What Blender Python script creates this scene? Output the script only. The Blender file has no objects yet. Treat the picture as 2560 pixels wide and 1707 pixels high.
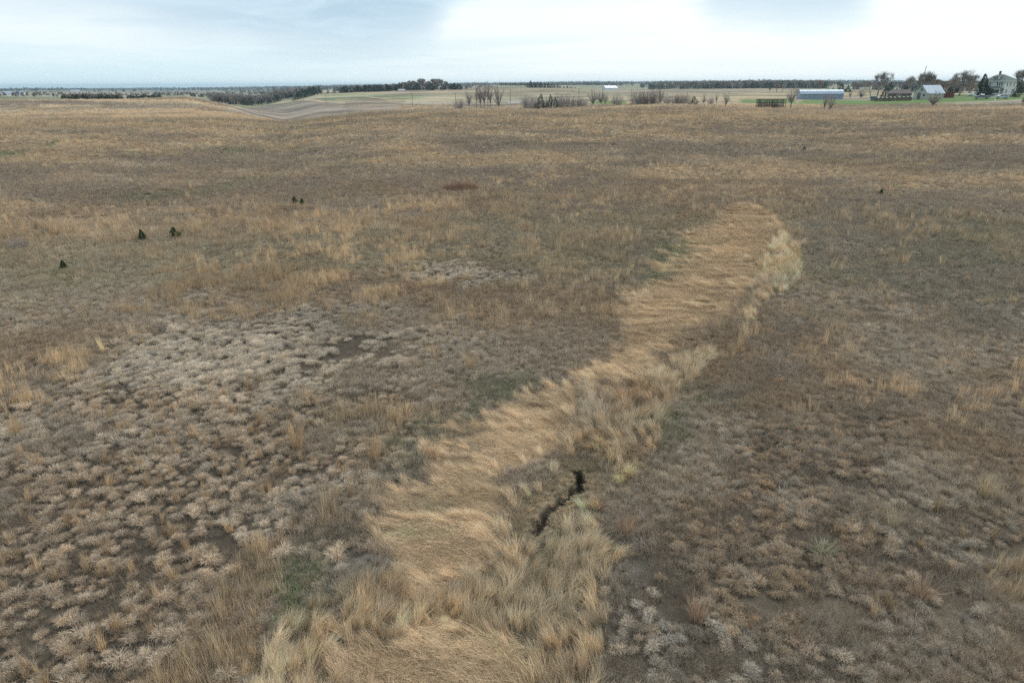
import bpy, math, random
import numpy as np
from mathutils import Matrix, Vector

# ------------------------------------------------------------------ camera
sc = bpy.context.scene
FPX, CX, CY, CAMZ = 1707.0, 1280.0, 853.5, 13.0
PITCH = math.atan(641.5 / FPX)
ROLL = math.radians(0.30)
_f = np.array([0, math.cos(PITCH), -math.sin(PITCH)])
_r0 = np.array([1.0, 0, 0])
_u0 = np.cross(_r0, _f)
CR = _r0 * math.cos(ROLL) + _u0 * math.sin(-ROLL)
CU = _u0 * math.cos(ROLL) - _r0 * math.sin(-ROLL)
CF = _f
cam_data = bpy.data.cameras.new('camera')
cam = bpy.data.objects.new('camera', cam_data)
sc.collection.objects.link(cam)
M = Matrix(((CR[0], CU[0], -CF[0], 0), (CR[1], CU[1], -CF[1], 0), (CR[2], CU[2], -CF[2], CAMZ), (0, 0, 0, 1)))
cam.matrix_world = M
cam_data.sensor_width = 36.0
cam_data.lens = 36.0 * FPX / 2560.0
cam_data.clip_start = 0.1
cam_data.clip_end = 40000
sc.camera = cam
sc.view_settings.view_transform = 'Standard'
sc.view_settings.look = 'None'
sc.view_settings.gamma = 1.0
sc.view_settings.use_curve_mapping = False
sc.view_settings.exposure = 0.25
sc.cycles.use_denoising = False
sc.cycles.max_bounces = 6
sc.cycles.volume_bounces = 0

# ------------------------------------------------------------------ sun and sky
SUN_EL, SUN_AZ = 42.0, 35.0          # azimuth clockwise from +Y (ahead), veiled by cloud
sun_d = bpy.data.lights.new('sun', 'SUN')
sun_d.energy = 1.5
sun_d.angle = math.radians(11)
sun_d.color = (1.0, 0.95, 0.88)
sun = bpy.data.objects.new('sun', sun_d)
sc.collection.objects.link(sun)
_e, _a = math.radians(SUN_EL), math.radians(SUN_AZ)
sdir = Vector((math.sin(_a) * math.cos(_e), math.cos(_a) * math.cos(_e), math.sin(_e)))
sun.rotation_euler = sdir.to_track_quat('Z', 'Y').to_euler()

world = bpy.data.worlds.new('World')
sc.world = world
world.use_nodes = True
nt = world.node_tree
N, L = nt.nodes, nt.links
N.clear()


class NB:
    """tiny node builder"""
    def __init__(s, tree):
        s.t = tree

    def n(s, typ, **kw):
        nd = s.t.nodes.new(typ)
        for k, v in kw.items():
            setattr(nd, k, v)
        return nd

    def set(s, sock, v):
        if isinstance(v, bpy.types.NodeSocket):
            s.t.links.new(v, sock)
        elif v is not None:
            if hasattr(sock, 'default_value'):
                try:
                    sock.default_value = v
                except Exception:
                    sock.default_value = tuple(v) + (1.0,)

    def m(s, op, a, b=None, c=None, clamp=False):
        nd = s.n('ShaderNodeMath', operation=op, use_clamp=clamp)
        for i, x in enumerate((a, b, c)):
            if x is not None:
                s.set(nd.inputs[i], x)
        return nd.outputs[0]

    def ss(s, x, lo, hi):
        nd = s.n('ShaderNodeMapRange', interpolation_type='SMOOTHSTEP')
        s.set(nd.inputs[0], x)
        s.set(nd.inputs[1], lo)
        s.set(nd.inputs[2], hi)
        return nd.outputs[0]

    def mix(s, f, a, b, mode='MIX'):
        nd = s.n('ShaderNodeMix', data_type='RGBA', blend_type=mode)
        s.set(nd.inputs[0], f)
        s.set(nd.inputs[6], a if isinstance(a, bpy.types.NodeSocket) else tuple(a) + (1.0,))
        s.set(nd.inputs[7], b if isinstance(b, bpy.types.NodeSocket) else tuple(b) + (1.0,))
        return nd.outputs[2]

    def noise(s, vec, scale, detail=4, rough=0.55, dist=0.0):
        nd = s.n('ShaderNodeTexNoise')
        if vec is not None:
            s.set(nd.inputs['Vector'], vec)
        nd.inputs['Scale'].default_value = scale
        nd.inputs['Detail'].default_value = detail
        nd.inputs['Roughness'].default_value = rough
        nd.inputs['Distortion'].default_value = dist
        return nd.outputs[0]

    def xyz(s, x, y, z):
        nd = s.n('ShaderNodeCombineXYZ')
        for i, v in enumerate((x, y, z)):
            s.set(nd.inputs[i], v)
        return nd.outputs[0]


b = NB(nt)
sky = b.n('ShaderNodeTexSky', sky_type='NISHITA')
sky.sun_disc = False
sky.sun_elevation = math.radians(SUN_EL)
sky.sun_rotation = math.radians(SUN_AZ)
sky.air_density = 1.0
sky.dust_density = 2.0
tc = b.n('ShaderNodeTexCoord')
sep = b.n('ShaderNodeSeparateXYZ')
b.set(sep.inputs[0], tc.outputs['Generated'])
X, Y, Z = sep.outputs
az = b.m('ARCTAN2', X, Y)
azd = b.m('MULTIPLY', az, 57.2958)
eld = b.m('MULTIPLY', b.m('ARCSINE', Z), 57.2958)
zz = b.m('ADD', b.m('MAXIMUM', Z, 0.0), 0.09)
cp = b.xyz(b.m('DIVIDE', X, zz), b.m('DIVIDE', Y, zz), 0.0)
nA = b.noise(cp, 0.42, 6, 0.55, 0.4)
nB = b.noise(cp, 1.3, 5, 0.6, 0.6)
# wedge of blue-grey stratus to the upper left, its lower rim undulating
rim = b.n('ShaderNodeFloatCurve')
b.set(rim.inputs['Value'], b.m('DIVIDE', b.m('ADD', azd, 60.0), 120.0))
crv = rim.mapping.curves[0]
pts = [(0.0, 0.50), (0.21, 0.52), (0.32, 0.33), (0.40, 0.22), (0.44, 0.28), (0.475, 0.66), (0.53, 0.78), (0.60, 0.66), (0.635, 0.42), (0.685, 0.38), (0.72, 0.62), (0.76, 0.80), (1.0, 0.8)]
crv.points[0].location = pts[0]
crv.points[1].location = pts[-1]
for p in pts[1:-1]:
    crv.points.new(*p)
rim.mapping.update()
rimel = b.m('MULTIPLY', rim.outputs[0], 10.0)
wob = b.m('MULTIPLY', b.m('SUBTRACT', nB, 0.5), 3.6)
wob2 = b.m('MULTIPLY', b.m('SUBTRACT', nA, 0.5), 3.0)
above = b.m('SUBTRACT', b.m('ADD', eld, b.m('ADD', wob, wob2)), rimel)
deck = b.ss(above, -1.8, 2.4)
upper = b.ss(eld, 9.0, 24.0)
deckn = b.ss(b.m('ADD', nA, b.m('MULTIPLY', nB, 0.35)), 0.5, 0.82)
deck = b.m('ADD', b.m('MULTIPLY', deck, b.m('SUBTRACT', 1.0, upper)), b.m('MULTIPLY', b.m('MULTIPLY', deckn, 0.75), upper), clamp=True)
# thin blue-white haze lanes low on the left
lane = b.m('MULTIPLY', b.ss(b.m('MULTIPLY', azd, -1.0), -6.0, 30.0), b.m('SUBTRACT', 1.0, b.ss(b.m('ADD', eld, wob), 0.8, 3.6)))
streak = b.noise(b.xyz(b.m('MULTIPLY', azd, 0.035), b.m('MULTIPLY', eld, 0.55), 3.0), 1.0, 5, 0.6, 0.5)
lane2 = b.m('MULTIPLY', b.ss(streak, 0.45, 0.68), b.ss(b.m('MULTIPLY', azd, -1.0), -25.0, 20.0))
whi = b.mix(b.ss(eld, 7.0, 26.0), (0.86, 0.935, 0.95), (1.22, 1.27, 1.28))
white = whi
grey = (0.40, 0.56, 0.69)
pale = (0.53, 0.735, 0.815)
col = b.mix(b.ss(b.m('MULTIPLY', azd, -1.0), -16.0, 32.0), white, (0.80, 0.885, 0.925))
col = b.mix(b.m('MULTIPLY', lane2, 0.45), col, pale)
col = b.mix(b.m('MULTIPLY', b.ss(streak, 0.46, 0.66), 0.30), col, (0.72, 0.81, 0.86))
col = b.mix(b.m('MULTIPLY', lane, 0.75), col, (0.62, 0.81, 0.88))
tex = b.mix(b.ss(nB, 0.32, 0.7), grey, (0.55, 0.70, 0.81))
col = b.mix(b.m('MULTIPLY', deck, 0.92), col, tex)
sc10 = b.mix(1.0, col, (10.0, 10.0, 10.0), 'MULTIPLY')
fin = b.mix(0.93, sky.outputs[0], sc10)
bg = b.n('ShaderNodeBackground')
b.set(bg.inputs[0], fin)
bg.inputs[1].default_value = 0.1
out = b.n('ShaderNodeOutputWorld')
L.new(bg.outputs[0], out.inputs[0])

# ------------------------------------------------------------------ projection helpers (photo px <-> azimuth, distance)
def ray(u, v):
    a = (np.asarray(u, float) - CX) / FPX
    c = (CY - np.asarray(v, float)) / FPX
    return a[..., None] * CR + c[..., None] * CU + CF


def az_dep(u, v):
    d = ray(u, v)
    h = np.hypot(d[..., 0], d[..., 1])
    return np.arctan2(d[..., 0], d[..., 1]), -d[..., 2] / h


def project(x, y, z):
    p = np.stack([x, y, z - CAMZ], -1)
    w = p @ CF
    w = np.where(w < 0.1, 0.1, w)
    return CX + FPX * (p @ CR) / w, CY - FPX * (p @ CU) / w


# ------------------------------------------------------------------ noise
_rs = np.random.RandomState(7)
_LAT = _rs.rand(256, 256)


def vnoise(x, y):
    xi, yi = np.floor(x).astype(int), np.floor(y).astype(int)
    fx, fy = x - xi, y - yi
    fx, fy = fx * fx * (3 - 2 * fx), fy * fy * (3 - 2 * fy)
    g = lambda a, c: _LAT[a & 255, c & 255]
    return (g(xi, yi) * (1 - fx) + g(xi + 1, yi) * fx) * (1 - fy) + (g(xi, yi + 1) * (1 - fx) + g(xi + 1, yi + 1) * fx) * fy


def fbm(x, y, s, o=4, off=0.0):
    x, y = x / s + off * 17.3, y / s + off * 9.1
    t, amp, n = 0, 1, 0
    for i in range(o):
        t = t + amp * vnoise(x, y)
        n += amp
        amp *= 0.5
        x, y = x * 2.03 + 5.2, y * 2.03 + 1.7
    return t / n


def sstep(x, lo, hi):
    t = np.clip((x - lo) / (hi - lo), 0, 1)
    return t * t * (3 - 2 * t)


# ------------------------------------------------------------------ terrain height
TU = [0, 300, 450, 560, 640, 700, 800, 900, 1050, 1240, 1400, 1560, 1700, 1900, 2050, 2200, 2350, 2560]
TV = {
    220: [305, 304, 303, 304, 307, 312, 300, 287, 283, 281, 281, 274, 271, 280, 287, 286, 283, 281],
    290: [299, 287, 283, 286, 300, 313, 305, 294, 287, 286, 280, 272, 269, 272, 276, 273, 270, 268],
    370: [270, 263, 259, 275, 294, 310, 292, 282, 274, 272, 266, 256, 252, 250, 252, 249, 244, 243],
    430: [256, 252, 248, 266, 290, 302, 280, 272, 267, 264, 260, 248, 245, 242, 245, 242, 236, 235],
    520: [253, 252, 245, 264, 282, 288, 268, 260, 258, 256, 254, 245, 241, 237, 238, 238, 234, 234],
    720: [252, 250, 246, 262, 270, 264, 248, 244, 242, 239, 237, 238, 234, 230, 230, 232, 233, 233],
    950: [247, 246, 243, 260, 264, 250, 233, 229, 224, 219, 220, 228, 225, 223.5, 223, 223, 226, 228],
    1400: [240, 241, 238, 248, 252, 243, 240, 238, 236, 232, 227, 224, 222, 220, 220, 221, 224, 226],
    2200: [234, 234, 233, 235, 236, 230, 226, 224, 221, 217, 215, 214, 211, 210, 211, 214, 216, 216],
    3500: [229, 229, 228, 228, 227, 224, 222, 220, 217, 214, 213, 212, 209, 208, 208.5, 210, 212, 212],
    6000: [226, 225.5, 224, 222.5, 221.5, 220, 218, 216, 214, 211.5, 210, 209, 208, 206.5, 206.5, 207, 208, 208],
}
KD = np.array([0.0, 40, 100, 160] + list(TV) + [12000.0, 20000.0])
TAZ = np.array([float(az_dep(u, 215.0)[0]) for u in TU])
KZ = np.zeros((len(TU), len(KD)))
for j, (d, vs) in enumerate(TV.items()):
    for i, (u, v) in enumerate(zip(TU, vs)):
        KZ[i, 4 + j] = CAMZ - d * float(az_dep(u, v)[1])
z220 = KZ[:, 4]
KZ[:, 1] = 0.0
KZ[:, 2] = z220 * 0.26
KZ[:, 3] = z220 * 0.60
KZ[:, -2] = KZ[:, -3] * 0.8 - 4
KZ[:, -1] = KZ[:, -3] * 0.8 - 30


def pchip_rows(xk, Yk, x):
    h = np.diff(xk)
    dl = np.diff(Yk, axis=1) / h
    m = np.zeros_like(Yk)
    w1, w2 = 2 * h[1:] + h[:-1], h[1:] + 2 * h[:-1]
    a, c = dl[:, :-1], dl[:, 1:]
    ok = (a * c) > 0
    with np.errstate(divide='ignore', invalid='ignore'):
        hm = (w1 + w2) / (w1 / a + w2 / c)
    m[:, 1:-1] = np.where(ok, hm, 0)
    m[:, 0] = 0
    m[:, -1] = dl[:, -1]
    k = np.clip(np.searchsorted(xk, x) - 1, 0, len(xk) - 2)
    r = np.arange(len(x))
    t = (x - xk[k]) / h[k]
    t2, t3 = t * t, t * t * t
    return ((2 * t3 - 3 * t2 + 1) * Yk[r, k] + (t3 - 2 * t2 + t) * h[k] * m[r, k] + (-2 * t3 + 3 * t2) * Yk[r, k + 1] + (t3 - t2) * h[k] * m[r, k + 1])


GULLY = None
PONDC = None


def seg_dist(x, y, pl):
    best = np.full(x.shape, 1e9)
    for (ax, ay), (bx, by) in zip(pl[:-1], pl[1:]):
        dx, dy = bx - ax, by - ay
        t = np.clip(((x - ax) * dx + (y - ay) * dy) / (dx * dx + dy * dy), 0, 1)
        best = np.minimum(best, np.hypot(x - ax - t * dx, y - ay - t * dy))
    return best


def H(x, y):
    x, y = np.atleast_1d(np.asarray(x, float)).ravel(), np.atleast_1d(np.asarray(y, float)).ravel()
    d = np.hypot(x, y)
    a = np.arctan2(x, y)
    a = np.clip(a, TAZ[0], TAZ[-1])
    i = np.clip(np.searchsorted(TAZ, a) - 1, 0, len(TAZ) - 2)
    t = (a - TAZ[i]) / (TAZ[i + 1] - TAZ[i])
    t = t * t * (3 - 2 * t) * 0.5 + t * 0.5
    rows = KZ[i] * (1 - t)[:, None] + KZ[i + 1] * t[:, None]
    z = np.empty_like(d)
    for s in range(0, len(d), 60000):
        z[s:s + 60000] = pchip_rows(KD, rows[s:s + 60000], np.minimum(d[s:s + 60000], 19999))
    z += (fbm(x, y, 26, 3, 1) - 0.5) * 1.0 * sstep(d, 12, 90) * (1 - sstep(d, 500, 900))
    z += (fbm(x, y, 3.5, 3, 2) - 0.5) * 0.22 * (1 - sstep(d, 60, 120))
    z += (fbm(x, y, 400, 4, 3) - 0.5) * 14 * sstep(d, 1100, 2600)
    if GULLY is not None:
        near = d < 60
        g = np.full(d.shape, 1e9)
        if near.any():
            g[near] = seg_dist(x[near], y[near], GULLY)
        g = g + (fbm(x, y, 0.9, 2, 4) - 0.5) * 0.22
        z -= 0.42 * (1 - sstep(g, 0.03, 0.17)) + 0.10 * (1 - sstep(g, 0.2, 1.6))
    if PONDC is not None:
        q = np.hypot((x - PONDC[0]) / 1.0, (y - PONDC[1]) / 1.0)
        w = 1 - sstep(q, 16, 40)
        z = z * (1 - w) + (PONDC[2] - 0.35 * (1 - sstep(q, 8, 17))) * w
    return z


def px2w(u, v):
    a, dep = az_dep(u, v)
    a, dep = float(a), float(dep)
    d = CAMZ / dep
    for _ in range(40):
        d2 = (CAMZ - H(d * math.sin(a), d * math.cos(a))[0]) / dep
        d = d * 0.5 + d2 * 0.5
    return d * math.sin(a), d * math.cos(a)


def place(u, d, v=235.0):
    a = float(az_dep(u, v)[0])
    x, y = d * math.sin(a), d * math.cos(a)
    return x, y, float(H(x, y)[0]), a


_g = [px2w(*p) for p in [(1338, 1318), (1352, 1298), (1372, 1274), (1398, 1256), (1412, 1242), (1424, 1228), (1446, 1216), (1452, 1196), (1446, 1176)]]
GULLY = _g
_p = place(1286, 500)
PONDC = (_p[0], _p[1], _p[2] + 0.2)

# ------------------------------------------------------------------ vegetation zones, outlined on the ground
OV = 2560 / 2352.0


def P(*pts):
    return np.array(pts, float) * OV


def sdf(u, v, poly):
    d = np.full(u.shape, 1e18)
    inside = np.zeros(u.shape, bool)
    n = len(poly)
    for i in range(n):
        a, c = poly[i], poly[(i + 1) % n]
        ex, ey = c[0] - a[0], c[1] - a[1]
        wx, wy = u - a[0], v - a[1]
        t = np.clip((wx * ex + wy * ey) / (ex * ex + ey * ey + 1e-9), 0, 1)
        d = np.minimum(d, (wx - ex * t) ** 2 + (wy - ey * t) ** 2)
        cond = ((a[1] > v) != (c[1] > v)) & (u < (c[0] - a[0]) * (v - a[1]) / (c[1] - a[1] + 1e-12) + a[0])
        inside ^= cond
    d = np.sqrt(d)
    return np.where(inside, -d, d)


SW = [P((900, 1230), (950, 1160), (1000, 1110), (1020, 1075), (1070, 1040), (1075, 1000), (1130, 960), (1180, 925), (1250, 900), (1310, 890), (1340, 950), (1300, 1010), (1240, 1070), (1170, 1110), (1120, 1170), (1135, 1250), (1080, 1325), (960, 1345), (930, 1290)),
      P((1300, 850), (1360, 800), (1425, 760), (1405, 712), (1470, 690), (1530, 640), (1500, 632), (1600, 585), (1575, 545), (1650, 500), (1630, 470), (1700, 450), (1770, 480), (1790, 530), (1740, 600), (1720, 690), (1690, 760), (1620, 790), (1560, 820), (1480, 870), (1390, 890), (1330, 880)),
      P((790, 1500), (870, 1490), (960, 1535), (1000, 1600), (760, 1600)),
      P((940, 1490), (1010, 1450), (1080, 1480), (1130, 1600), (1040, 1600))]
CREEK = P((560, 1640), (640, 1480), (740, 1410), (870, 1370), (930, 1290), (960, 1345), (1080, 1325), (1120, 1170), (1240, 1070), (1320, 960), (1300, 890), (1390, 890), (1480, 870), (1560, 820), (1690, 760), (1740, 600), (1790, 520), (1835, 570), (1830, 630), (1790, 700), (1680, 800), (1570, 900), (1510, 980), (1490, 1060), (1400, 1180), (1350, 1330), (1310, 1450), (1300, 1640))
MOUND = [P((-80, 960), (180, 860), (330, 770), (470, 745), (640, 790), (820, 880), (720, 960), (680, 1080), (660, 1200), (560, 1290), (530, 1420), (560, 1640), (-80, 1640)),
         P((560, 790), (800, 700), (1100, 690), (1120, 760), (900, 850), (700, 860))]
TUSS = [P((1620, 960), (1800, 940), (2100, 1000), (2450, 1050), (2450, 1640), (1330, 1640), (1400, 1400), (1520, 1200), (1590, 1060))]
GREY = [P((860, 1260), (1000, 1060), (1100, 900), (1280, 780), (1400, 690), (1480, 560), (1560, 560), (1580, 600), (1420, 720), (1320, 840), (1120, 960), (1030, 1080), (890, 1240), (900, 1340), (840, 1400), (700, 1440), (680, 1330), (720, 1240)),
        P((1840, 480), (2100, 460), (2420, 560), (2420, 760), (2200, 760), (1980, 640), (1850, 600)),
        P((1500, 1000), (1580, 900), (1700, 800), (1800, 690), (1900, 720), (1800, 900), (1640, 980), (1560, 1080), (1440, 1180), (1400, 1300), (1380, 1180))]
GOLDP = [P((-80, 900), (60, 820), (250, 790), (200, 860), (60, 1000), (-80, 1010)),
         P((260, 680), (400, 600), (560, 590), (760, 640), (760, 780), (560, 760), (330, 700)),
         P((780, 500), (980, 450), (1180, 430), (1200, 520), (1000, 540), (960, 600), (740, 560)),
         P((640, 930), (720, 920), (760, 960), (880, 960), (960, 1010), (960, 1060), (760, 1010), (700, 1060), (650, 1040)),
         P((-100, 262), (640, 262), (1000, 258), (1250, 254), (1600, 244), (2450, 250), (2450, 300), (1500, 286), (1100, 300), (700, 290), (400, 310), (-100, 300)),
         P((1240, 430), (1460, 390), (1480, 430), (1300, 460)),
         P((700, 400), (900, 380), (930, 400), (760, 425)),
         P((860, 320), (1000, 310), (1000, 335), (880, 340)),
         P((1220, 560), (1330, 500), (1460, 500), (1480, 640), (1250, 640)),
         P((1940, 410), (2080, 400), (2080, 440), (1960, 440))]
GREEN = [(P((600, 1290), (700, 1290), (725, 1350), (700, 1420), (620, 1430)), .6), (P((1822, 590), (1832, 600), (1780, 690), (1775, 740), (1735, 810), (1690, 850), (1720, 800), (1762, 740), (1768, 690)), 1.0),
         (P((-40, 358), (60, 345), (60, 352), (-40, 368)), 1.), (P((92, 336), (130, 326), (130, 334), (100, 344)), 1.), (P((520, 343), (600, 336), (600, 345), (530, 350)), .8),
         (P((240, 455), (420, 440), (620, 400), (640, 410), (440, 455), (250, 475)), .5), (P((100, 630), (190, 625), (190, 660), (110, 665)), .5),
         (P((1480, 640), (1530, 560), (1590, 550), (1560, 620), (1500, 655)), .8), (P((1500, 970), (1620, 860), (1680, 830), (1620, 960), (1540, 1020)), .55),
         (P((1430, 765), (1500, 745), (1495, 765), (1440, 775)), .8), (P((1230, 1180), (1290, 1130), (1340, 1140), (1270, 1230)), .3), (P((1040, 870), (1180, 860), (1280, 800), (1290, 840), (1160, 910)), .35)]
LAWN = [P((1825, 240), (2000, 242), (2240, 234), (2420, 226), (2420, 217), (2200, 217), (2090, 222), (1990, 231), (1850, 229)),
        P((1700, 229), (1830, 229), (1830, 239), (1700, 237)), P((1370, 232), (1440, 232), (1440, 240), (1350, 240))]


def zones(x, y, z):
    """vegetation weights at ground points"""
    u, v = project(x, y, z)
    d = np.hypot(x, y)
    s = 12.0 * 1707 / 40 / np.maximum(d, 10) * 2      # about 0.6 m on the ground in px
    wob = (fbm(x, y, 2.2, 3, 5) - 0.5) * s * 3.2 + (fbm(x, y, 9, 3, 6) - 0.5) * s * 4
    soft = lambda sd, k=1.0: 1 - sstep(sd + wob * k, -s * 0.6 * k, s * 0.6 * k)
    near = d < 330
    Zs = {}
    n = len(x)

    def multi(polys, k=1.0):
        o = np.zeros(n)
        for p in polys:
            w = 1.0
            if isinstance(p, tuple):
                p, w = p
            mgn = 160
            bb = (u > p[:, 0].min() - mgn) & (u < p[:, 0].max() + mgn) & (v > p[:, 1].min() - mgn) & (v < p[:, 1].max() + mgn) & (y > 0)
            if bb.any():
                sd = sdf(u[bb], v[bb], p)
                f = 1 - sstep(sd + wob[bb] * k, -s[bb] * 0.6 * k, s[bb] * 0.6 * k)
                o[bb] = np.maximum(o[bb], f * w)
        return o
    Zs['swath'] = multi(SW, 1.1)
    Zs['creek'] = multi([CREEK], 0.8) * (1 - Zs['swath'])
    Zs['mound'] = multi(MOUND, 4.0)
    Zs['tuss'] = multi(TUSS, 4.0)
    Zs['grey'] = multi(GREY, 1.8)
    Zs['gold'] = multi(GOLDP, 2.2)
    Zs['green'] = multi(GREEN, 0.8)
    Zs['lawn'] = multi(LAWN, 0.25) * (d > 235)
    return Zs, u, v, d


# ------------------------------------------------------------------ materials
MATS = {}


def mat(name, color, rough=0.8, metal=0.0, noise_amt=0.15, noise_scale=3.0, spec=0.3, bump=0.0, bump_scale=8.0, wave=None):
    if name in MATS:
        return MATS[name]
    m = bpy.data.materials.new(name)
    m.use_nodes = True
    t = m.node_tree
    q = NB(t)
    bs = t.nodes['Principled BSDF']
    geo = q.n('ShaderNodeTexCoord')
    nz = q.noise(geo.outputs['Object'], noise_scale, 5, 0.65)
    lo = tuple(c * (1 - noise_amt) for c in color)
    hi = tuple(min(1, c * (1 + noise_amt)) for c in color)
    c = q.mix(q.ss(nz, 0.3, 0.7), lo, hi)
    t.links.new(c, bs.inputs['Base Color'])
    bs.inputs['Roughness'].default_value = rough
    bs.inputs['Metallic'].default_value = metal
    bs.inputs['Specular IOR Level'].default_value = spec
    if bump or wave:
        bp = q.n('ShaderNodeBump')
        if wave:
            w = q.n('ShaderNodeTexWave', wave_type='BANDS', bands_direction=wave[0])
            q.set(w.inputs['Vector'], geo.outputs['Object'])
            w.inputs['Scale'].default_value = wave[1]
            q.set(bp.inputs['Height'], w.outputs[1])
            bp.inputs['Strength'].default_value = wave[2]
            bp.inputs['Distance'].default_value = 0.05
        else:
            q.set(bp.inputs['Height'], q.noise(geo.outputs['Object'], bump_scale, 4, 0.6))
            bp.inputs['Strength'].default_value = bump
        t.links.new(bp.outputs[0], bs.inputs['Normal'])
    MATS[name] = m
    return m


def plant_mat(name, color=None, var=0.35, transl=0.25, tint=False):
    """dry stems and leaves; bv is a value for each blade, tint a colour for each plant"""
    m = bpy.data.materials.new(name)
    m.use_nodes = True
    t = m.node_tree
    t.nodes.clear()
    q = NB(t)
    bv = q.n('ShaderNodeAttribute', attribute_name='bv')
    f = q.m('ADD', q.m('MULTIPLY', bv.outputs['Fac'], var * 2), 1 - var)
    if tint:
        ti = q.n('ShaderNodeAttribute', attribute_type='INSTANCER', attribute_name='tint')
        base = ti.outputs['Color']
    else:
        base = q.mix(0.0, color, color)
    fac = q.xyz(f, f, f)
    c = q.mix(1.0, base, fac, 'MULTIPLY')
    df = q.n('ShaderNodeBsdfDiffuse')
    tr = q.n('ShaderNodeBsdfTranslucent')
    q.set(df.inputs[0], c)
    q.set(tr.inputs[0], c)
    mx = q.n('ShaderNodeMixShader')
    mx.inputs[0].default_value = transl
    t.links.new(df.outputs[0], mx.inputs[1])
    t.links.new(tr.outputs[0], mx.inputs[2])
    o = q.n('ShaderNodeOutputMaterial')
    t.links.new(mx.outputs[0], o.inputs[0])
    MATS[name] = m
    return m


# ------------------------------------------------------------------ mesh builder
class MB:
    def __init__(s):
        s.v, s.f, s.bv = [], [], []

    def poly(s, pts, bv=0.5):
        i = len(s.v)
        s.v += [tuple(p) for p in pts]
        s.f.append(tuple(range(i, i + len(pts))))
        s.bv.append(bv)

    def box(s, c, sz, rz=0.0, bv=0.5):
        i = len(s.v)
        cr, sr = math.cos(rz), math.sin(rz)
        for dx in (-.5, .5):
            for dy in (-.5, .5):
                for dz in (-.5, .5):
                    x, y = dx * sz[0], dy * sz[1]
                    s.v.append((c[0] + x * cr - y * sr, c[1] + x * sr + y * cr, c[2] + dz * sz[2]))
        for q in ((0, 1, 3, 2), (4, 6, 7, 5), (0, 4, 5, 1), (2, 3, 7, 6), (0, 2, 6, 4), (1, 5, 7, 3)):
            s.f.append(tuple(i + k for k in q))
            s.bv.append(bv)
        return s

    def tube(s, p0, p1, r0, r1, n=5, bv=0.5, caps=True):
        p0, p1 = Vector(p0), Vector(p1)
        d = (p1 - p0)
        if d.length < 1e-6:
            return s
        d.normalize()
        a = d.orthogonal().normalized()
        c = d.cross(a)
        i = len(s.v)
        for p, r in ((p0, r0), (p1, r1)):
            for k in range(n):
                t = 2 * math.pi * k / n
                s.v.append(tuple(p + (a * math.cos(t) + c * math.sin(t)) * r))
        for k in range(n):
            s.f.append((i + k, i + (k + 1) % n, i + n + (k + 1) % n, i + n + k))
            s.bv.append(bv)
        if caps:
            s.f.append(tuple(i + n + k for k in range(n)))
            s.bv.append(bv)
            s.f.append(tuple(i + n - 1 - k for k in range(n)))
            s.bv.append(bv)
        return s

    def extrude(s, prof, y0, y1, bv=0.5):
        """profile of (x, z) pulled along y"""
        n = len(prof)
        i = len(s.v)
        for yy in (y0, y1):
            for (px, pz) in prof:
                s.v.append((px, yy, pz))
        for k in range(n):
            s.f.append((i + k, i + (k + 1) % n, i + n + (k + 1) % n, i + n + k))
            s.bv.append(bv)
        s.f.append(tuple(i + n - 1 - k for k in range(n)))
        s.f.append(tuple(i + n + k for k in range(n)))
        s.bv += [bv, bv]
        return s

    def mesh(s, name, m):
        me = bpy.data.meshes.new(name)
        me.from_pydata(s.v, [], s.f)
        at = me.attributes.new('bv', 'FLOAT', 'FACE')
        at.data.foreach_set('value', np.array(s.bv, dtype=np.float32))
        if m:
            me.materials.append(m)
        me.update()
        return me

    def build(s, name, m, parent=None):
        me = s.mesh(name, m)
        o = bpy.data.objects.new(name, me)
        sc.collection.objects.link(o)
        o.parent = parent
        return o


def link(name, me, parent=None):
    o = bpy.data.objects.new(name, me)
    sc.collection.objects.link(o)
    o.parent = parent
    return o


def thing(name, label, cat, loc, rz=0.0, group=None, scale=None):
    o = bpy.data.objects.new(name, None)
    sc.collection.objects.link(o)
    o.location = loc
    o.rotation_euler = (0, 0, rz)
    if scale:
        o.scale = scale if isinstance(scale, tuple) else (scale,) * 3
    o['label'] = label
    o['category'] = cat
    if group:
        o['group'] = group
    o.empty_display_size = 0.1
    return o


def kind(o, k, label=None):
    o['kind'] = k
    if label:
        o['label'] = label
    return o


# ------------------------------------------------------------------ ground sheet
def ring_edges():
    r = [0.0, 2, 4, 6, 8, 9.5]
    while r[-1] < 45:
        r.append(r[-1] + (0.13 if 18.5 < r[-1] < 30 else 0.22 + r[-1] * 0.004))
    while r[-1] < 260:
        r.append(r[-1] * 1.011)
    while r[-1] < 1100:
        r.append(r[-1] * 1.012)
    while r[-1] < 16000:
        r.append(r[-1] * 1.035)
    return np.array(r)


def az_edges():
    a = list(np.radians(np.arange(-44, 44.01, 0.2)))
    b1 = list(np.radians(np.arange(47, 313, 3.0)))
    return np.array(a + b1)


RR, AA = ring_edges(), az_edges()
gx = (RR[1:, None] * np.sin(AA)[None]).ravel()
gy = (RR[1:, None] * np.cos(AA)[None]).ravel()
gx, gy = np.append(gx, 0.0), np.append(gy, 0.0)
gz = H(gx, gy)
Zg, gu, gv, gd = zones(gx, gy, gz)


def lerp(a, c, w):
    return a * (1 - w)[:, None] + np.asarray(c)[None] * w[:, None] if np.ndim(c) == 1 else a * (1 - w)[:, None] + c * w[:, None]


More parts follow.
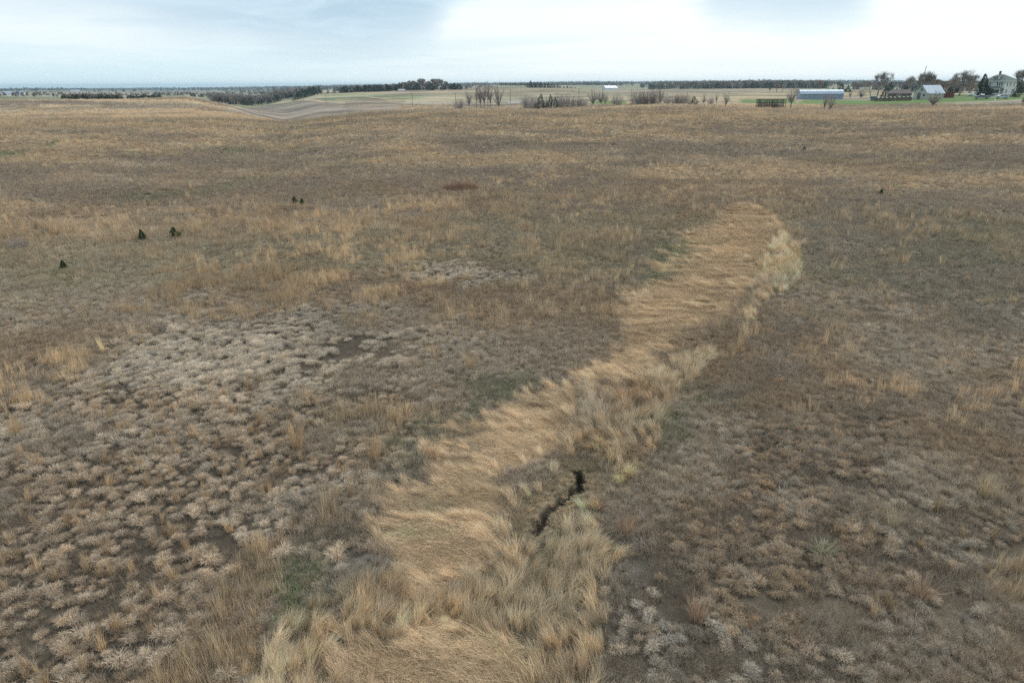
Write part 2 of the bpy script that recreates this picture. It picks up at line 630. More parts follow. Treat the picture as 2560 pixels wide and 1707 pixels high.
SOIL = np.array((0.19, 0.155, 0.115))
col = np.tile(SOIL, (len(gx), 1))
nn = fbm(gx, gy, 5, 4, 11)
col = lerp(col, (0.26, 0.21, 0.15), sstep(nn, .35, .65))
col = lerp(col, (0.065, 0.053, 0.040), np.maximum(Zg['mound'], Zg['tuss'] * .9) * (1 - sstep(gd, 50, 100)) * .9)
col = lerp(col, (0.17, 0.13, 0.085), Zg['swath'] * .9)
col = lerp(col, (0.15, 0.12, 0.07), Zg['creek'] * .6)
col = lerp(col, (0.14, 0.13, 0.11), Zg['grey'] * .7)
col = lerp(col, (0.13, 0.155, 0.07), Zg['green'] * .7)
# beyond the reach of the single plants the ground carries the sward's own colour
fx = fbm(gx, gy, 30, 5, 12)
fx2 = fbm(gx, gy, 90, 4, 13)
far = np.tile(np.array((0.33, 0.262, 0.18)), (len(gx), 1))
far = lerp(far, (0.42, 0.325, 0.20), sstep(fx, .5, .72))
far = lerp(far, (0.235, 0.21, 0.17), sstep(fx2, .5, .68) * .8)
far = lerp(far, (0.22, 0.23, 0.12), sstep(1 - fx2, .52, .72) * .35)
far = lerp(far, (0.46, 0.35, 0.205), Zg['gold'] * .6)
w = sstep(gd, 90, 260) * (1 - Zg['green'])
col = lerp(col, far, w)
# fields of the valley and the far slopes
fieldn = fbm(gx, gy, 260, 3, 14)
w = sstep(gd, 560, 700)
mott = fbm(gx * .4, gy, 60, 4, 15)
fld = np.tile(np.array((0.265, 0.235, 0.16)), (len(gx), 1))
fld = lerp(fld, (0.29, 0.24, 0.175), sstep(fieldn, .5, .6))
fld = lerp(fld, (0.175, 0.20, 0.11), sstep(1 - fieldn, .55, .62))
fld = fld * (.72 + .56 * sstep(mott, .3, .7))[:, None]
col = lerp(col, fld, w)


fw_ = fbm(gx, gy, 900, 4, 16)
col = lerp(col, (0.115, 0.115, 0.095), sstep(gd, 2300, 3200) * (.45 + .5 * sstep(fw_, .42, .56)))


def paint(poly, c, a=1.0, sf=2.0, dmin=280, dmax=1e9):
    global col
    bb = (gd > dmin) & (gd < dmax) & (gy > 0)
    wt = np.zeros(len(gx))
    wt[bb] = a * (1 - sstep(sdf(gu[bb], gv[bb], np.array(poly, float)), -sf, sf))
    col = lerp(col, c, wt)


paint([(560, 262), (600, 258), (640, 256), (700, 252), (690, 262), (640, 275), (600, 280), (560, 270)], (0.197, 0.202, 0.107), .9, 2, 560)      # green valley field
paint([(500, 236), (560, 232), (575, 240), (560, 250), (500, 250)], (0.197, 0.202, 0.107), .9, 2, 560)
paint([(560, 276), (640, 266), (700, 250), (740, 247), (800, 256), (900, 262), (1010, 266), (1010, 305), (560, 305)], (0.21, 0.175, 0.145), .9, 2, 330, 800)            # grey brown slope
paint([(860, 254), (940, 246), (1020, 264), (860, 275)], (0.185, 0.149, 0.114), .9, 2, 430, 900)
paint([(980, 222), (1040, 222), (1200, 214), (1240, 226), (1100, 235), (960, 236), (820, 236)], (0.295, 0.229, 0.161), .8, 3, 560, 1100)
paint([(1240, 240), (1500, 236), (1500, 218), (1240, 214)], (0.248, 0.220, 0.142), .7, 3, 560, 1100)
paint([(1640, 228), (1900, 226), (2200, 226), (2200, 245), (1850, 240), (1640, 246)], (0.284, 0.234, 0.163), .8, 3, 430, 1100)
paint([(1700, 239), (1900, 233), (2050, 226), (2240, 226), (2240, 240), (1900, 250), (1700, 246)], (0.286, 0.236, 0.143), .7, 2, 280, 1000)
paint([(1420, 210), (1760, 212), (1620, 224), (1430, 222)], (0.215, 0.209, 0.125), .9, 2, 1000, 5000)
for pl in LAWN:
    paint(pl, (0.115, 0.18, 0.055), .95, 1.5, 235, 560)
mt2 = fbm(gx * .7, gy * 1.6, 38, 4, 17)
wv = sstep(gd, 300, 420) * (1 - sstep(gd, 1300, 1600)) * (1 - Zg['lawn'])
col = col * (1 + wv * (sstep(mt2, .36, .62) - .5) * .62)[:, None]
col = lerp(col, (0.33, 0.26, 0.16), wv * sstep(fbm(gx, gy * 1.4, 22, 4, 18), .56, .66) * .45)
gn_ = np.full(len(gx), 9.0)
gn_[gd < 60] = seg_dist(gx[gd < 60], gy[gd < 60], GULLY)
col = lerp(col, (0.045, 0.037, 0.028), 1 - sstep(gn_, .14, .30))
col = np.clip(col, 0.01, 0.9)

nr, na = len(RR) - 1, len(AA)
ii = np.arange(nr - 1)[:, None] * na + np.arange(na)[None]
jj = np.arange(nr - 1)[:, None] * na + (np.arange(na)[None] + 1) % na
quads = np.stack([ii, ii + na, jj + na, jj], -1).reshape(-1, 4)
tris = np.stack([np.full(na, nr * na), np.arange(na), (np.arange(na) + 1) % na], -1)
me = bpy.data.meshes.new('ground')
nv, nq, ntri = len(gx), len(quads), len(tris)
me.vertices.add(nv)
me.vertices.foreach_set('co', np.stack([gx, gy, gz], -1).astype(np.float32).ravel())
me.loops.add(nq * 4 + ntri * 3)
me.loops.foreach_set('vertex_index', np.concatenate([quads[:, ::-1].ravel(), tris[:, ::-1].ravel()]).astype(np.int32))
me.polygons.add(nq + ntri)
me.polygons.foreach_set('loop_start', np.concatenate([np.arange(nq) * 4, nq * 4 + np.arange(ntri) * 3]).astype(np.int32))
me.polygons.foreach_set('use_smooth', np.ones(nq + ntri, bool))
me.update(calc_edges=True)
me.validate()
ca = me.color_attributes.new('cover', 'FLOAT_COLOR', 'POINT')
ca.data.foreach_set('color', np.concatenate([col, np.ones((nv, 1))], 1).astype(np.float32).ravel())

gm = bpy.data.materials.new('prairie_ground')
gm.use_nodes = True
q = NB(gm.node_tree)
bs = gm.node_tree.nodes['Principled BSDF']
ac = q.n('ShaderNodeAttribute', attribute_name='cover')
geo = q.n('ShaderNodeNewGeometry')
n1 = q.noise(geo.outputs['Position'], 2.2, 6, 0.7)
n2 = q.noise(geo.outputs['Position'], 0.35, 5, 0.65)
n3 = q.noise(geo.outputs['Position'], 0.02, 5, 0.65)
k = q.m('MULTIPLY', q.m('ADD', q.m('MULTIPLY', q.ss(n1, .25, .75), 0.5), 0.75), q.m('ADD', q.m('MULTIPLY', q.ss(n2, .3, .7), 0.4), 0.8))
k = q.m('MULTIPLY', k, q.m('ADD', q.m('MULTIPLY', q.ss(n3, .3, .7), 0.3), 0.85))
gcol = q.mix(1.0, ac.outputs['Color'], q.xyz(k, k, k), 'MULTIPLY')
gm.node_tree.links.new(gcol, bs.inputs['Base Color'])
bs.inputs['Roughness'].default_value = 0.95
bs.inputs['Specular IOR Level'].default_value = 0.1
bp = q.n('ShaderNodeBump')
q.set(bp.inputs['Height'], q.m('ADD', n1, q.m('MULTIPLY', n2, 2.0)))
bp.inputs['Strength'].default_value = 0.6
bp.inputs['Distance'].default_value = 0.25
gm.node_tree.links.new(bp.outputs[0], bs.inputs['Normal'])
me.materials.append(gm)
kind(link('ground', me), 'structure', 'rolling dry prairie ground with distant fields')

# ------------------------------------------------------------------ scatter engine for the sward (stuff nobody could count)
def scatter(name, templates, loc, rot, scl, idx, tint, label):
    coll = bpy.data.collections.new(name + '_kinds')
    for i, t in enumerate(templates):
        o = bpy.data.objects.new('%s_kind_%03d' % (name, i), t)
        coll.objects.link(o)
    me = bpy.data.meshes.new(name)
    n = len(loc)
    me.vertices.add(n)
    me.vertices.foreach_set('co', loc.astype(np.float32).ravel())
    for nm, ty, fld_, arr in (('rot', 'FLOAT_VECTOR', 'vector', rot), ('scl', 'FLOAT_VECTOR', 'vector', scl), ('idx', 'INT', 'value', idx)):
        a = me.attributes.new(nm, ty, 'POINT')
        a.data.foreach_set(fld_, np.ascontiguousarray(arr.astype(np.int32 if ty == 'INT' else np.float32)).ravel())
    a = me.attributes.new('tint', 'FLOAT_COLOR', 'POINT')
    a.data.foreach_set('color', np.concatenate([tint, np.ones((n, 1))], 1).astype(np.float32).ravel())
    ob = link(name, me)
    g = bpy.data.node_groups.new(name + '_scatter', 'GeometryNodeTree')
    g.interface.new_socket('Geometry', in_out='INPUT', socket_type='NodeSocketGeometry')
    g.interface.new_socket('Geometry', in_out='OUTPUT', socket_type='NodeSocketGeometry')
    gi, go = g.nodes.new('NodeGroupInput'), g.nodes.new('NodeGroupOutput')
    ci = g.nodes.new('GeometryNodeCollectionInfo')
    ci.inputs['Collection'].default_value = coll
    ci.inputs['Separate Children'].default_value = True
    ci.inputs['Reset Children'].default_value = True
    ip = g.nodes.new('GeometryNodeInstanceOnPoints')
    ip.inputs['Pick Instance'].default_value = True

    def na_(nm, ty):
        nd = g.nodes.new('GeometryNodeInputNamedAttribute')
        nd.data_type = ty
        nd.inputs['Name'].default_value = nm
        return [o for o in nd.outputs if o.enabled][0]
    g.links.new(gi.outputs[0], ip.inputs['Points'])
    g.links.new(ci.outputs[0], ip.inputs['Instance'])
    g.links.new(na_('idx', 'INT'), ip.inputs['Instance Index'])
    g.links.new(na_('rot', 'FLOAT_VECTOR'), ip.inputs['Rotation'])
    g.links.new(na_('scl', 'FLOAT_VECTOR'), ip.inputs['Scale'])
    g.links.new(ip.outputs[0], go.inputs[0])
    md = ob.modifiers.new('scatter', 'NODES')
    md.node_group = g
    kind(ob, 'stuff', label)
    return ob


R = random.Random(3)


def blade(mb, base, az_, length, lean, curl, w, seg=3, bv=None, side=0.0, zmin=None):
    """a tapering ribbon that starts at base, leans towards az_ and curls over"""
    if bv is None:
        bv = R.random()
    x, y, z = base
    ang = lean
    pts = [(x, y, z)]
    st = length / seg
    a = az_
    for k in range(seg):
        x += math.cos(a) * math.sin(ang) * st
        y += math.sin(a) * math.sin(ang) * st
        z += math.cos(ang) * st
        if zmin is not None and z < zmin:
            z = zmin
        ang += curl / seg
        a += side / seg
        pts.append((x, y, z))
    wa = R.uniform(0, math.pi)
    wx, wy = math.cos(wa), math.sin(wa)
    i = len(mb.v)
    for k in range(seg):
        ww = w * (1 - 0.6 * k / seg) * 0.5
        p = pts[k]
        mb.v.append((p[0] - wx * ww, p[1] - wy * ww, p[2]))
        mb.v.append((p[0] + wx * ww, p[1] + wy * ww, p[2]))
    mb.v.append(pts[-1])
    for k in range(seg - 1):
        mb.f.append((i + 2 * k, i + 2 * k + 1, i + 2 * k + 3, i + 2 * k + 2))
        mb.bv.append(bv)
    mb.f.append((i + 2 * seg - 2, i + 2 * seg - 1, i + 2 * seg))
    mb.bv.append(bv)


GM = plant_mat('dry_grass', tint=True, var=0.42, transl=0.14)


def t_mound(n=330, r=0.30, w=0.013):
    mb = MB()
    lobes = [(R.uniform(-.16, .16), R.uniform(-.16, .16), R.uniform(.6, 1.05)) for _ in range(4)]
    for _ in range(n):
        lx, ly, ls = R.choice(lobes)
        a = R.uniform(0, 2 * math.pi)
        q_ = math.sqrt(R.random())
        bx, by = lx + math.cos(a) * 0.10 * q_, ly + math.sin(a) * 0.10 * q_
        blade(mb, (bx, by, R.uniform(0.0, 0.12)), a + R.gauss(0, .5), ls * R.uniform(.24, .40), 0.05 + q_ * R.uniform(.2, .8), R.uniform(1.3, 3.0), w, 3)
    return mb.mesh('mound_kind', GM)


def t_tuft(n=110, h=0.45, w=0.011, spread=0.55):
    mb = MB()
    for _ in range(n):
        a = R.uniform(0, 2 * math.pi)
        q_ = R.random()
        blade(mb, (math.cos(a) * .09 * q_, math.sin(a) * .09 * q_, 0), a + R.gauss(0, .3), h * R.uniform(.55, 1.1), 0.05 + spread * q_, R.uniform(.2, 1.3), w, 3)
    return mb.mesh('tuft_kind', GM)


def t_tall(n=80, h=1.25, w=0.014, r=.16):
    mb = MB()
    la, ll = R.uniform(0, 6.28), R.uniform(0, .22)
    for _ in range(n):
        a = R.uniform(0, 2 * math.pi)
        q_ = math.sqrt(R.random())
        hh = h * R.uniform(.45, 1.08)
        blade(mb, (math.cos(a) * r * q_, math.sin(a) * r * q_, 0), la + R.gauss(0, 1.0), hh, R.uniform(.0, .16) + ll * .5, R.uniform(.0, .45), w, 3)
    for _ in range(n // 2):
        a = R.uniform(0, 2 * math.pi)
        blade(mb, (math.cos(a) * r, math.sin(a) * r, 0), a, h * R.uniform(.25, .5), R.uniform(.1, .5), R.uniform(.4, 1.6), w, 3)
    return mb.mesh('tall_kind', GM)


def t_lodged(n=120, w=0.013):
    """a lock of long grass laid over along +X"""
    mb = MB()
    sd = R.uniform(-.5, .5)
    for _ in range(n):
        bx, by = R.gauss(0, .16), R.gauss(0, .13)
        hh = R.uniform(.7, 1.5)
        blade(mb, (bx, by, R.uniform(0, .10)), R.gauss(0, .16) - by * .9, hh, R.uniform(.75, 1.25), R.uniform(.35, .75), w, 4, side=sd + R.gauss(0, .22), zmin=0.03 + R.random() * .10)
    return mb.mesh('lodged_kind', GM)


def t_lean(n=100, w=0.013):
    """tall pale grass half blown over"""
    mb = MB()
    for _ in range(n):
        a = R.uniform(0, 6.28)
        q_ = math.sqrt(R.random()) * .2
        blade(mb, (math.cos(a) * q_, math.sin(a) * q_, 0), R.gauss(0, .45), R.uniform(.5, 1.25), R.uniform(.1, .7), R.uniform(.3, 1.2), w, 4)
    return mb.mesh('lean_kind', GM)


def t_litter(n=420, s=0.8, w=0.010):
    mb = MB()
    for _ in range(n):
        blade(mb, (R.uniform(-s, s), R.uniform(-s, s), R.uniform(0, .06)), R.uniform(0, 6.28), R.uniform(.12, .4), R.uniform(.5, 1.45), R.uniform(-.2, .9), w, 2, zmin=0.01)
    return mb.mesh('litter_kind', GM)


def t_mat(n=210, w=0.012):
    """flattened straw lying mostly along X, tangled"""
    mb = MB()
    for _ in range(n):
        d_ = R.gauss(0, .42) + (math.pi if R.random() < .3 else 0)
        blade(mb, (R.gauss(0, .42), R.gauss(0, .24), R.uniform(.02, .15)), d_, R.uniform(.22, .65), R.uniform(1.25, 1.7), R.gauss(0, .25), w, 2, side=R.gauss(0, .35), zmin=.01)
    return mb.mesh('mat_kind', GM)


def t_stand(n=110, s=.75, h=1.05, w=.012):
    """loose drift of upright golden stems of mixed height"""
    mb = MB()
    cl = [(R.gauss(0, s * .55), R.gauss(0, s * .45), R.uniform(.45, 1.1), R.uniform(.04, .2)) for _ in range(7)]
    la = R.uniform(0, 6.28)
    for _ in range(n):
        x, y, k, rr = R.choice(cl)
        blade(mb, (x + R.gauss(0, rr), y + R.gauss(0, rr), 0), la + R.gauss(0, 1.2), h * k * R.uniform(.5, 1.1), R.uniform(0, .28), R.uniform(0, .7), w, 3)
    return mb.mesh('stand_kind', GM)


def t_forb(n=70, w=0.008):
    """thin grey branching weed stems"""
    mb = MB()
    for _ in range(n // 7):
        a, l = R.uniform(0, 6.28), R.uniform(0, .25)
        bx, by = R.gauss(0, .16), R.gauss(0, .16)
        hh = R.uniform(.4, .8)
        blade(mb, (bx, by, 0), a, hh, l, .1, w * 1.3, 2, .2)
        for k in range(6):
            t = R.uniform(.45, 1)
            blade(mb, (bx + math.cos(a) * math.sin(l) * hh * t, by + math.sin(a) * math.sin(l) * hh * t, hh * t * math.cos(l)), R.uniform(0, 6.28), R.uniform(.1, .24), R.uniform(.3, 1.1), 0, w, 1)
    return mb.mesh('forb_kind', GM)


def t_patch(n=150, s=1.3, h=.55, w=.03):
    """a coarse patch of sward for the middle distance"""
    mb = MB()
    cl = [(R.uniform(-s, s), R.uniform(-s, s), R.uniform(.5, 1.1)) for _ in range(9)]
    for _ in range(n):
        x, y, k = R.choice(cl)
        blade(mb, (x + R.gauss(0, .16), y + R.gauss(0, .16), 0), R.uniform(0, 6.28), h * k * R.uniform(.6, 1.1), R.uniform(0, .7), R.uniform(.1, 1.2), w, 2)
    return mb.mesh('patch_kind', GM)


TPL, IX = [], {}
for nm, fn, cnt in (('mound', t_mound, 9), ('tuft', t_tuft, 8), ('tall', t_tall, 8), ('lodged', t_lodged, 9), ('lean', t_lean, 8), ('litter', t_litter, 5), ('forb', t_forb, 5), ('patch', t_patch, 5), ('mat', t_mat, 8), ('stand', t_stand, 8)):
    IX[nm] = (len(TPL), cnt)
    TPL += [fn() for _ in range(cnt)]
IX['stub'] = (len(TPL), 4)
TPL += [t_tuft(90, .22, .010, 1.2) for _ in range(4)]

C_MOUND, C_TUFT, C_GOLD, C_STRAW = np.array((.50, .45, .37)), np.array((.47, .375, .27)), np.array((.61, .485, .325)), np.array((.64, .505, .34))
C_PALE, C_GREY, C_GREEN, C_RUST = np.array((.62, .52, .365)), np.array((.41, .365, .305)), np.array((.22, .26, .14)), np.array((.46, .30, .18))

rs = np.random.RandomState(11)
AZM = math.radians(41)
LOC, ROT, SCL, IDX, TIN = [], [], [], [], []


def emit(sel, x, y, z, species, colr, jit, size, rotz=None, tilt=.12, zsc=None):
    n = int(sel.sum())
    if n == 0:
        return
    LOC.append(np.stack([x[sel], y[sel], z[sel] - 0.01], -1))
    rz = rs.rand(n) * 6.283 if rotz is None else rotz[sel]
    ROT.append(np.stack([rs.randn(n) * tilt, rs.randn(n) * tilt, rz], -1))
    s_ = (size[sel] if np.ndim(size) else size) * (0.75 + rs.rand(n) * .5)
    zs = s_ * (0.8 + rs.rand(n) * .4) * (1 if zsc is None else (zsc[sel] if np.ndim(zsc) else zsc))
    SCL.append(np.stack([s_, s_, zs], -1))
    i0, c = IX[species]
    IDX.append(i0 + rs.randint(0, c, n))
    c_ = colr[sel] if np.ndim(colr) == 2 else np.tile(colr, (n, 1))
    f = 1 + rs.randn(n, 1) * jit
    hue = rs.randn(n, 1) * jit * .16 * np.array([[1.0, 0.1, -1.0]])
    TIN.append(np.clip(c_ * np.array([[1.06, 1.0, .955]]) * np.clip(f, .45, 1.7) * (1 + hue), .02, .82))


def samp(r0, r1, dens):
    AZM = math.radians(49 if r1 <= 60 else 41.5)
    n = int(AZM * (r1 * r1 - r0 * r0) * dens)
    r = np.sqrt(r0 * r0 + rs.rand(n) * (r1 * r1 - r0 * r0))
    a = (rs.rand(n) * 2 - 1) * AZM
    x, y = r * np.sin(a), r * np.cos(a)
    z = H(x, y)
    return x, y, z


def mixc(a, c, w):
    return a[None] * (1 - w)[:, None] + c[None] * w[:, None] if a.ndim == 1 else a * (1 - w)[:, None] + c[None] * w[:, None]


# litter layer
for r0, r1, de, sz in ((8, 30, 3.4, .72), (30, 60, 1.5, 1.1), (60, 120, .45, 2.1), (120, 235, .12, 3.2)):
    x, y, z = samp(r0, r1, de)
    Zz, u_, v_, d_ = zones(x, y, z)
    c = mixc(np.array((.34, .285, .215)), C_STRAW * .72, Zz['swath'])
    c = mixc(c, C_PALE * .62, Zz['creek'] * .7)
    c = mixc(c, np.array((.26, .24, .20)), Zz['grey'] * .8)
    c = mixc(c, np.array((.20, .175, .145)), Zz['tuss'] * .7)
    c = mixc(c, np.array((.22, .19, .155)), Zz['mound'] * .75)
    c = mixc(c, C_GREEN, Zz['green'] * .8)
    gk = np.hypot(x, y) < 60
    gd_ = seg_dist(x, y, GULLY)
    keep = (gd_ > .75) & (rs.rand(len(x)) > np.maximum(Zz['mound'] * .80, Zz['tuss'] * .5))
    emit(keep, x, y, z, 'litter', c, .16, np.full(len(x), sz), tilt=.03, zsc=.8 / sz + .3)

for r0, r1, de, sz in ((8, 24, 34, .62), (24, 45, 25, .68), (45, 80, 15, .80), (80, 130, 7.5, 1.0), (130, 235, 3.0, 1.35)):
    x, y, z = samp(r0, r1, de)
    Zz, u_, v_, d_ = zones(x, y, z)
    rnd = rs.rand(len(x))
    gl = seg_dist(x, y, GULLY)
    ok = (gl > .13) & (Zz['lawn'] < .5)
    patchy = fbm(x, y, 1.7, 3, 21)
    big = fbm(x, y, 16, 4, 22)
    big2 = fbm(x * .6, y, 9, 4, 23)
    tone = fbm(x, y, 7, 4, 24)
    # laid swath: flows from right to left, bending with a slow wave
    sw = Zz['swath'] > .3 + .45 * rs.rand(len(x))
    flow = math.pi - .12 + (fbm(x, y, 3.0, 3, 31) - .5) * 1.1 + (fbm(x * .5, y * 2.5, 1.0, 2, 32) - .5) * 1.0
    edge = (Zz['swath'] < .9)
    flow = np.where(edge, flow - .6, flow)
    ridge = fbm(x * .45, y * 2.6, .8, 3, 38)
    strk = fbm(x * .35, y * 2.2, .9, 3, 33)
    cs = mixc(C_STRAW * .82, C_STRAW * 1.16, sstep(strk, .38, .62))
    cgrn = mixc(cs, C_GREEN * 1.2, sstep(fbm(x * .5, y * 1.6, 1.2, 3, 34), .68, .76) * .6)
    emit(ok & sw & (rnd < .40), x, y, z, 'mat', cgrn * .98, .12, np.full(len(x), sz * 1.0), rotz=flow, tilt=.05, zsc=1.0)
    sel = ok & sw & (rnd > .40) & ((ridge > .57) | edge | (rnd > .95))
    emit(sel & (rnd < .80), x, y, z, 'lodged', cs * .98, .10, np.full(len(x), sz * .85), rotz=flow + rs.randn(len(x)) * .12, tilt=.05, zsc=.75)
    used = sw
    # tall pale grass along the drainage
    cr = (Zz['creek'] > .5) & ~used
    gsh = cr & (gl < .85) & ok
    emit(gsh & (rnd < .8), x, y, z, 'stub', mixc(C_PALE * .75, C_GREEN * 1.5, sstep(patchy, .42, .6) * .7), .2, np.full(len(x), sz * 1.1))
    used = used | gsh
    cr = cr & ~gsh & ((gl > 1.5) | (rnd < .2))
    flow2 = 2.0 + (fbm(x, y, 2.2, 3, 35) - .5) * 9
    cc = mixc(C_PALE * .78, C_PALE * 1.1, sstep(tone, .35, .65))
    cc = mixc(cc, C_GOLD * 1.08, sstep(patchy, .45, .62) * .7)
    cc = mixc(cc, C_GREY * 1.05, sstep(big2, .52, .68) * .5)
    cc = mixc(cc, C_RUST, sstep(fbm(x, y, 2.8, 3, 37), .56, .7) * .22)
    cc = mixc(np.clip(cc * 1.14, 0, .8), C_GREEN * 1.3, Zz['green'] * .25)
    emit(ok & cr & (rnd < .42), x, y, z, 'lean', cc, .2, np.full(len(x), sz * .92), rotz=flow2, tilt=.15)
    emit(ok & cr & (rnd > .42) & (rnd < .62) & (patchy > .42), x, y, z, 'tall', cc, .15, np.full(len(x), sz * .72), tilt=.1)
    emit(ok & cr & (rnd > .66) & (rnd < .86), x, y, z, 'tuft', cc * .8, .18, np.full(len(x), sz))
    used = used | cr
    # green growth
    gn = (rs.rand(len(x)) < Zz['green'] * .75) & ~used
    emit(ok & gn, x, y, z, 'stub', mixc(C_GREEN * 1.1, C_TUFT, sstep(patchy, .45, .7) * .5), .25, np.full(len(x), sz * 1.3))
    used = used | gn
    # grey weedy ground
    gr = (rs.rand(len(x)) < Zz['grey'] * np.where(d_ > 40, .5, .8)) & ~used
    cg = mixc(C_GREY * 1.03, np.array((.38, .32, .25)), sstep(patchy, .4, .65))
    cg = mixc(cg, C_GREEN * 1.2, sstep(big2, .5, .68) * .45)
    emit(ok & gr & (rnd < .45), x, y, z, 'forb', cg * .9, .15, np.full(len(x), sz * 1.15))
    emit(ok & gr & (rnd > .45) & (rnd < .85), x, y, z, 'tuft', cg, .16, np.full(len(x), sz * .85))
    used = used | gr
    # gaps of bare soil between the plants
    bare = (fbm(x, y, 1.0, 3, 25) < .365) & (fbm(x, y, 11, 3, 28) < .58)
    # grey-tan domed bunch grass
    mo = (Zz['mound'] > .15 + .7 * rs.rand(len(x))) & ~used
    cm = mixc(C_MOUND * .86, C_MOUND * 1.12, sstep(tone, .35, .65))
    cm = mixc(cm, C_TUFT * 1.05, sstep(big2, .48, .66) * .75)
    emit(ok & mo & ~bare & (rnd > .46) & (rnd < .50 + .22 * sstep(big2, .47, .6)), x, y, z, 'tuft', cm * .82, .15, np.full(len(x), sz * .8))
    tallp = (rnd > .965) & (sstep(big2, .45, .62) > .3)
    emit(ok & mo & tallp, x, y, z, 'tall', C_GOLD * .85, .15, np.full(len(x), sz * .72))
    used = used | mo
    # brown tussocks of the near right
    ts = (Zz['tuss'] > .15 + .7 * rs.rand(len(x))) & ~used
    ct = mixc(C_MOUND * .76, C_TUFT * 1.0, sstep(tone, .38, .62))
    ct = mixc(ct, np.array((.30, .275, .235)), sstep(big2, .45, .65) * .7)
    emit(ok & ts & ~bare & (rnd < .06), x, y, z, 'mound', ct, .17, np.full(len(x), sz * .85), tilt=.1)
    emit(ok & ts & ~bare & (rnd > .20) & (rnd < .40), x, y, z, 'tuft', ct * .95, .24, np.full(len(x), sz * .85))
    emit(ok & ts & (rnd > .62) & (rnd < .72), x, y, z, 'forb', ct * .8, .20, np.full(len(x), sz * .9))
    emit(ok & ts & (rnd > .982) & (big > .45), x, y, z, 'tall', C_GOLD * .78, .15, np.full(len(x), sz * .7))
    used = used | ts
    # general sward with golden stands
    go_ = np.maximum(Zz['gold'] * .85, sstep(big, .50, .66) * .65) * (.35 + sstep(big2, .35, .6)) * sstep(patchy, .36, .56)
    gg = (rs.rand(len(x)) < go_ * .34 + .055 * sstep(patchy, .4, .6) * sstep(d_, 25, 45)) & ~used
    cgold = mixc(C_GOLD * .80, C_GOLD * 1.12, sstep(tone, .35, .65))
    cgold = mixc(cgold, C_PALE * .8, sstep(fbm(x, y, 20, 3, 26), .45, .62) * .7)
    hsc = np.where(d_ > 80, .52, .66) * (.75 + .5 * rs.rand(len(x)))
    emit(ok & gg & (rnd < .55), x, y, z, 'stand', cgold, .13, sz * hsc * 1.45, zsc=np.clip(.75 / sz + .1, .5, 1.2), tilt=.08)
    emit(ok & gg & (rnd > .88), x, y, z, 'tall', cgold, .13, sz * hsc * 1.3, zsc=np.clip(.8 / sz + .15, .5, 1.3), tilt=.1)
    emit(ok & gg & (rnd > .55) & (rnd < .88), x, y, z, 'tuft', cgold * .85, .18, np.full(len(x), sz * .95))
    used = used | gg
    cgen = mixc(C_TUFT * .85, C_MOUND * 1.0, sstep(fbm(x, y, 14, 3, 27), .42, .6))
    cgen = mixc(cgen, C_GREY * .95, sstep(fbm(x * .5, y, 12, 4, 29), .5, .64) * .7)
    cgen = mixc(cgen, C_RUST, sstep(fbm(x, y, 6, 3, 30), .62, .75) * .35)
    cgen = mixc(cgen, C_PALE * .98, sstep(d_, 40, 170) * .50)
    cgen = np.clip(cgen * (1 + .18 * sstep(d_, 60, 180))[:, None], 0, .82)  # this and the paling above offset self-shade of distant grass by colour
    cgen = mixc(cgen, C_GREEN * 1.6, sstep(fbm(x * .4, y, 25, 3, 36), .58, .7) * .25)
    bnd = fbm(x, y * 2.4, 34, 4, 61) * .6 + fbm(x * .8, y * 1.6, 9, 3, 62) * .4
    fw = sstep(d_, 45, 110)
    cgen = mixc(cgen, np.array((.73, .58, .40)), sstep(bnd, .51, .58) * fw * .95)
    cgen = mixc(cgen, np.array((.36, .315, .265)), sstep(1 - bnd, .515, .585) * fw * .9)
    rest = ~used & ok & ~(bare & (d_ < 60))
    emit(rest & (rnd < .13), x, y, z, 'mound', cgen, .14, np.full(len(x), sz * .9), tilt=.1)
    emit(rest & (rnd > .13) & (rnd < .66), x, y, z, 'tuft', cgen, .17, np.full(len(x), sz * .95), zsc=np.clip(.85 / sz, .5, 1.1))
    emit(rest & (rnd > .66) & (rnd < .80), x, y, z, 'forb', cgen * .85, .17, np.full(len(x), sz))

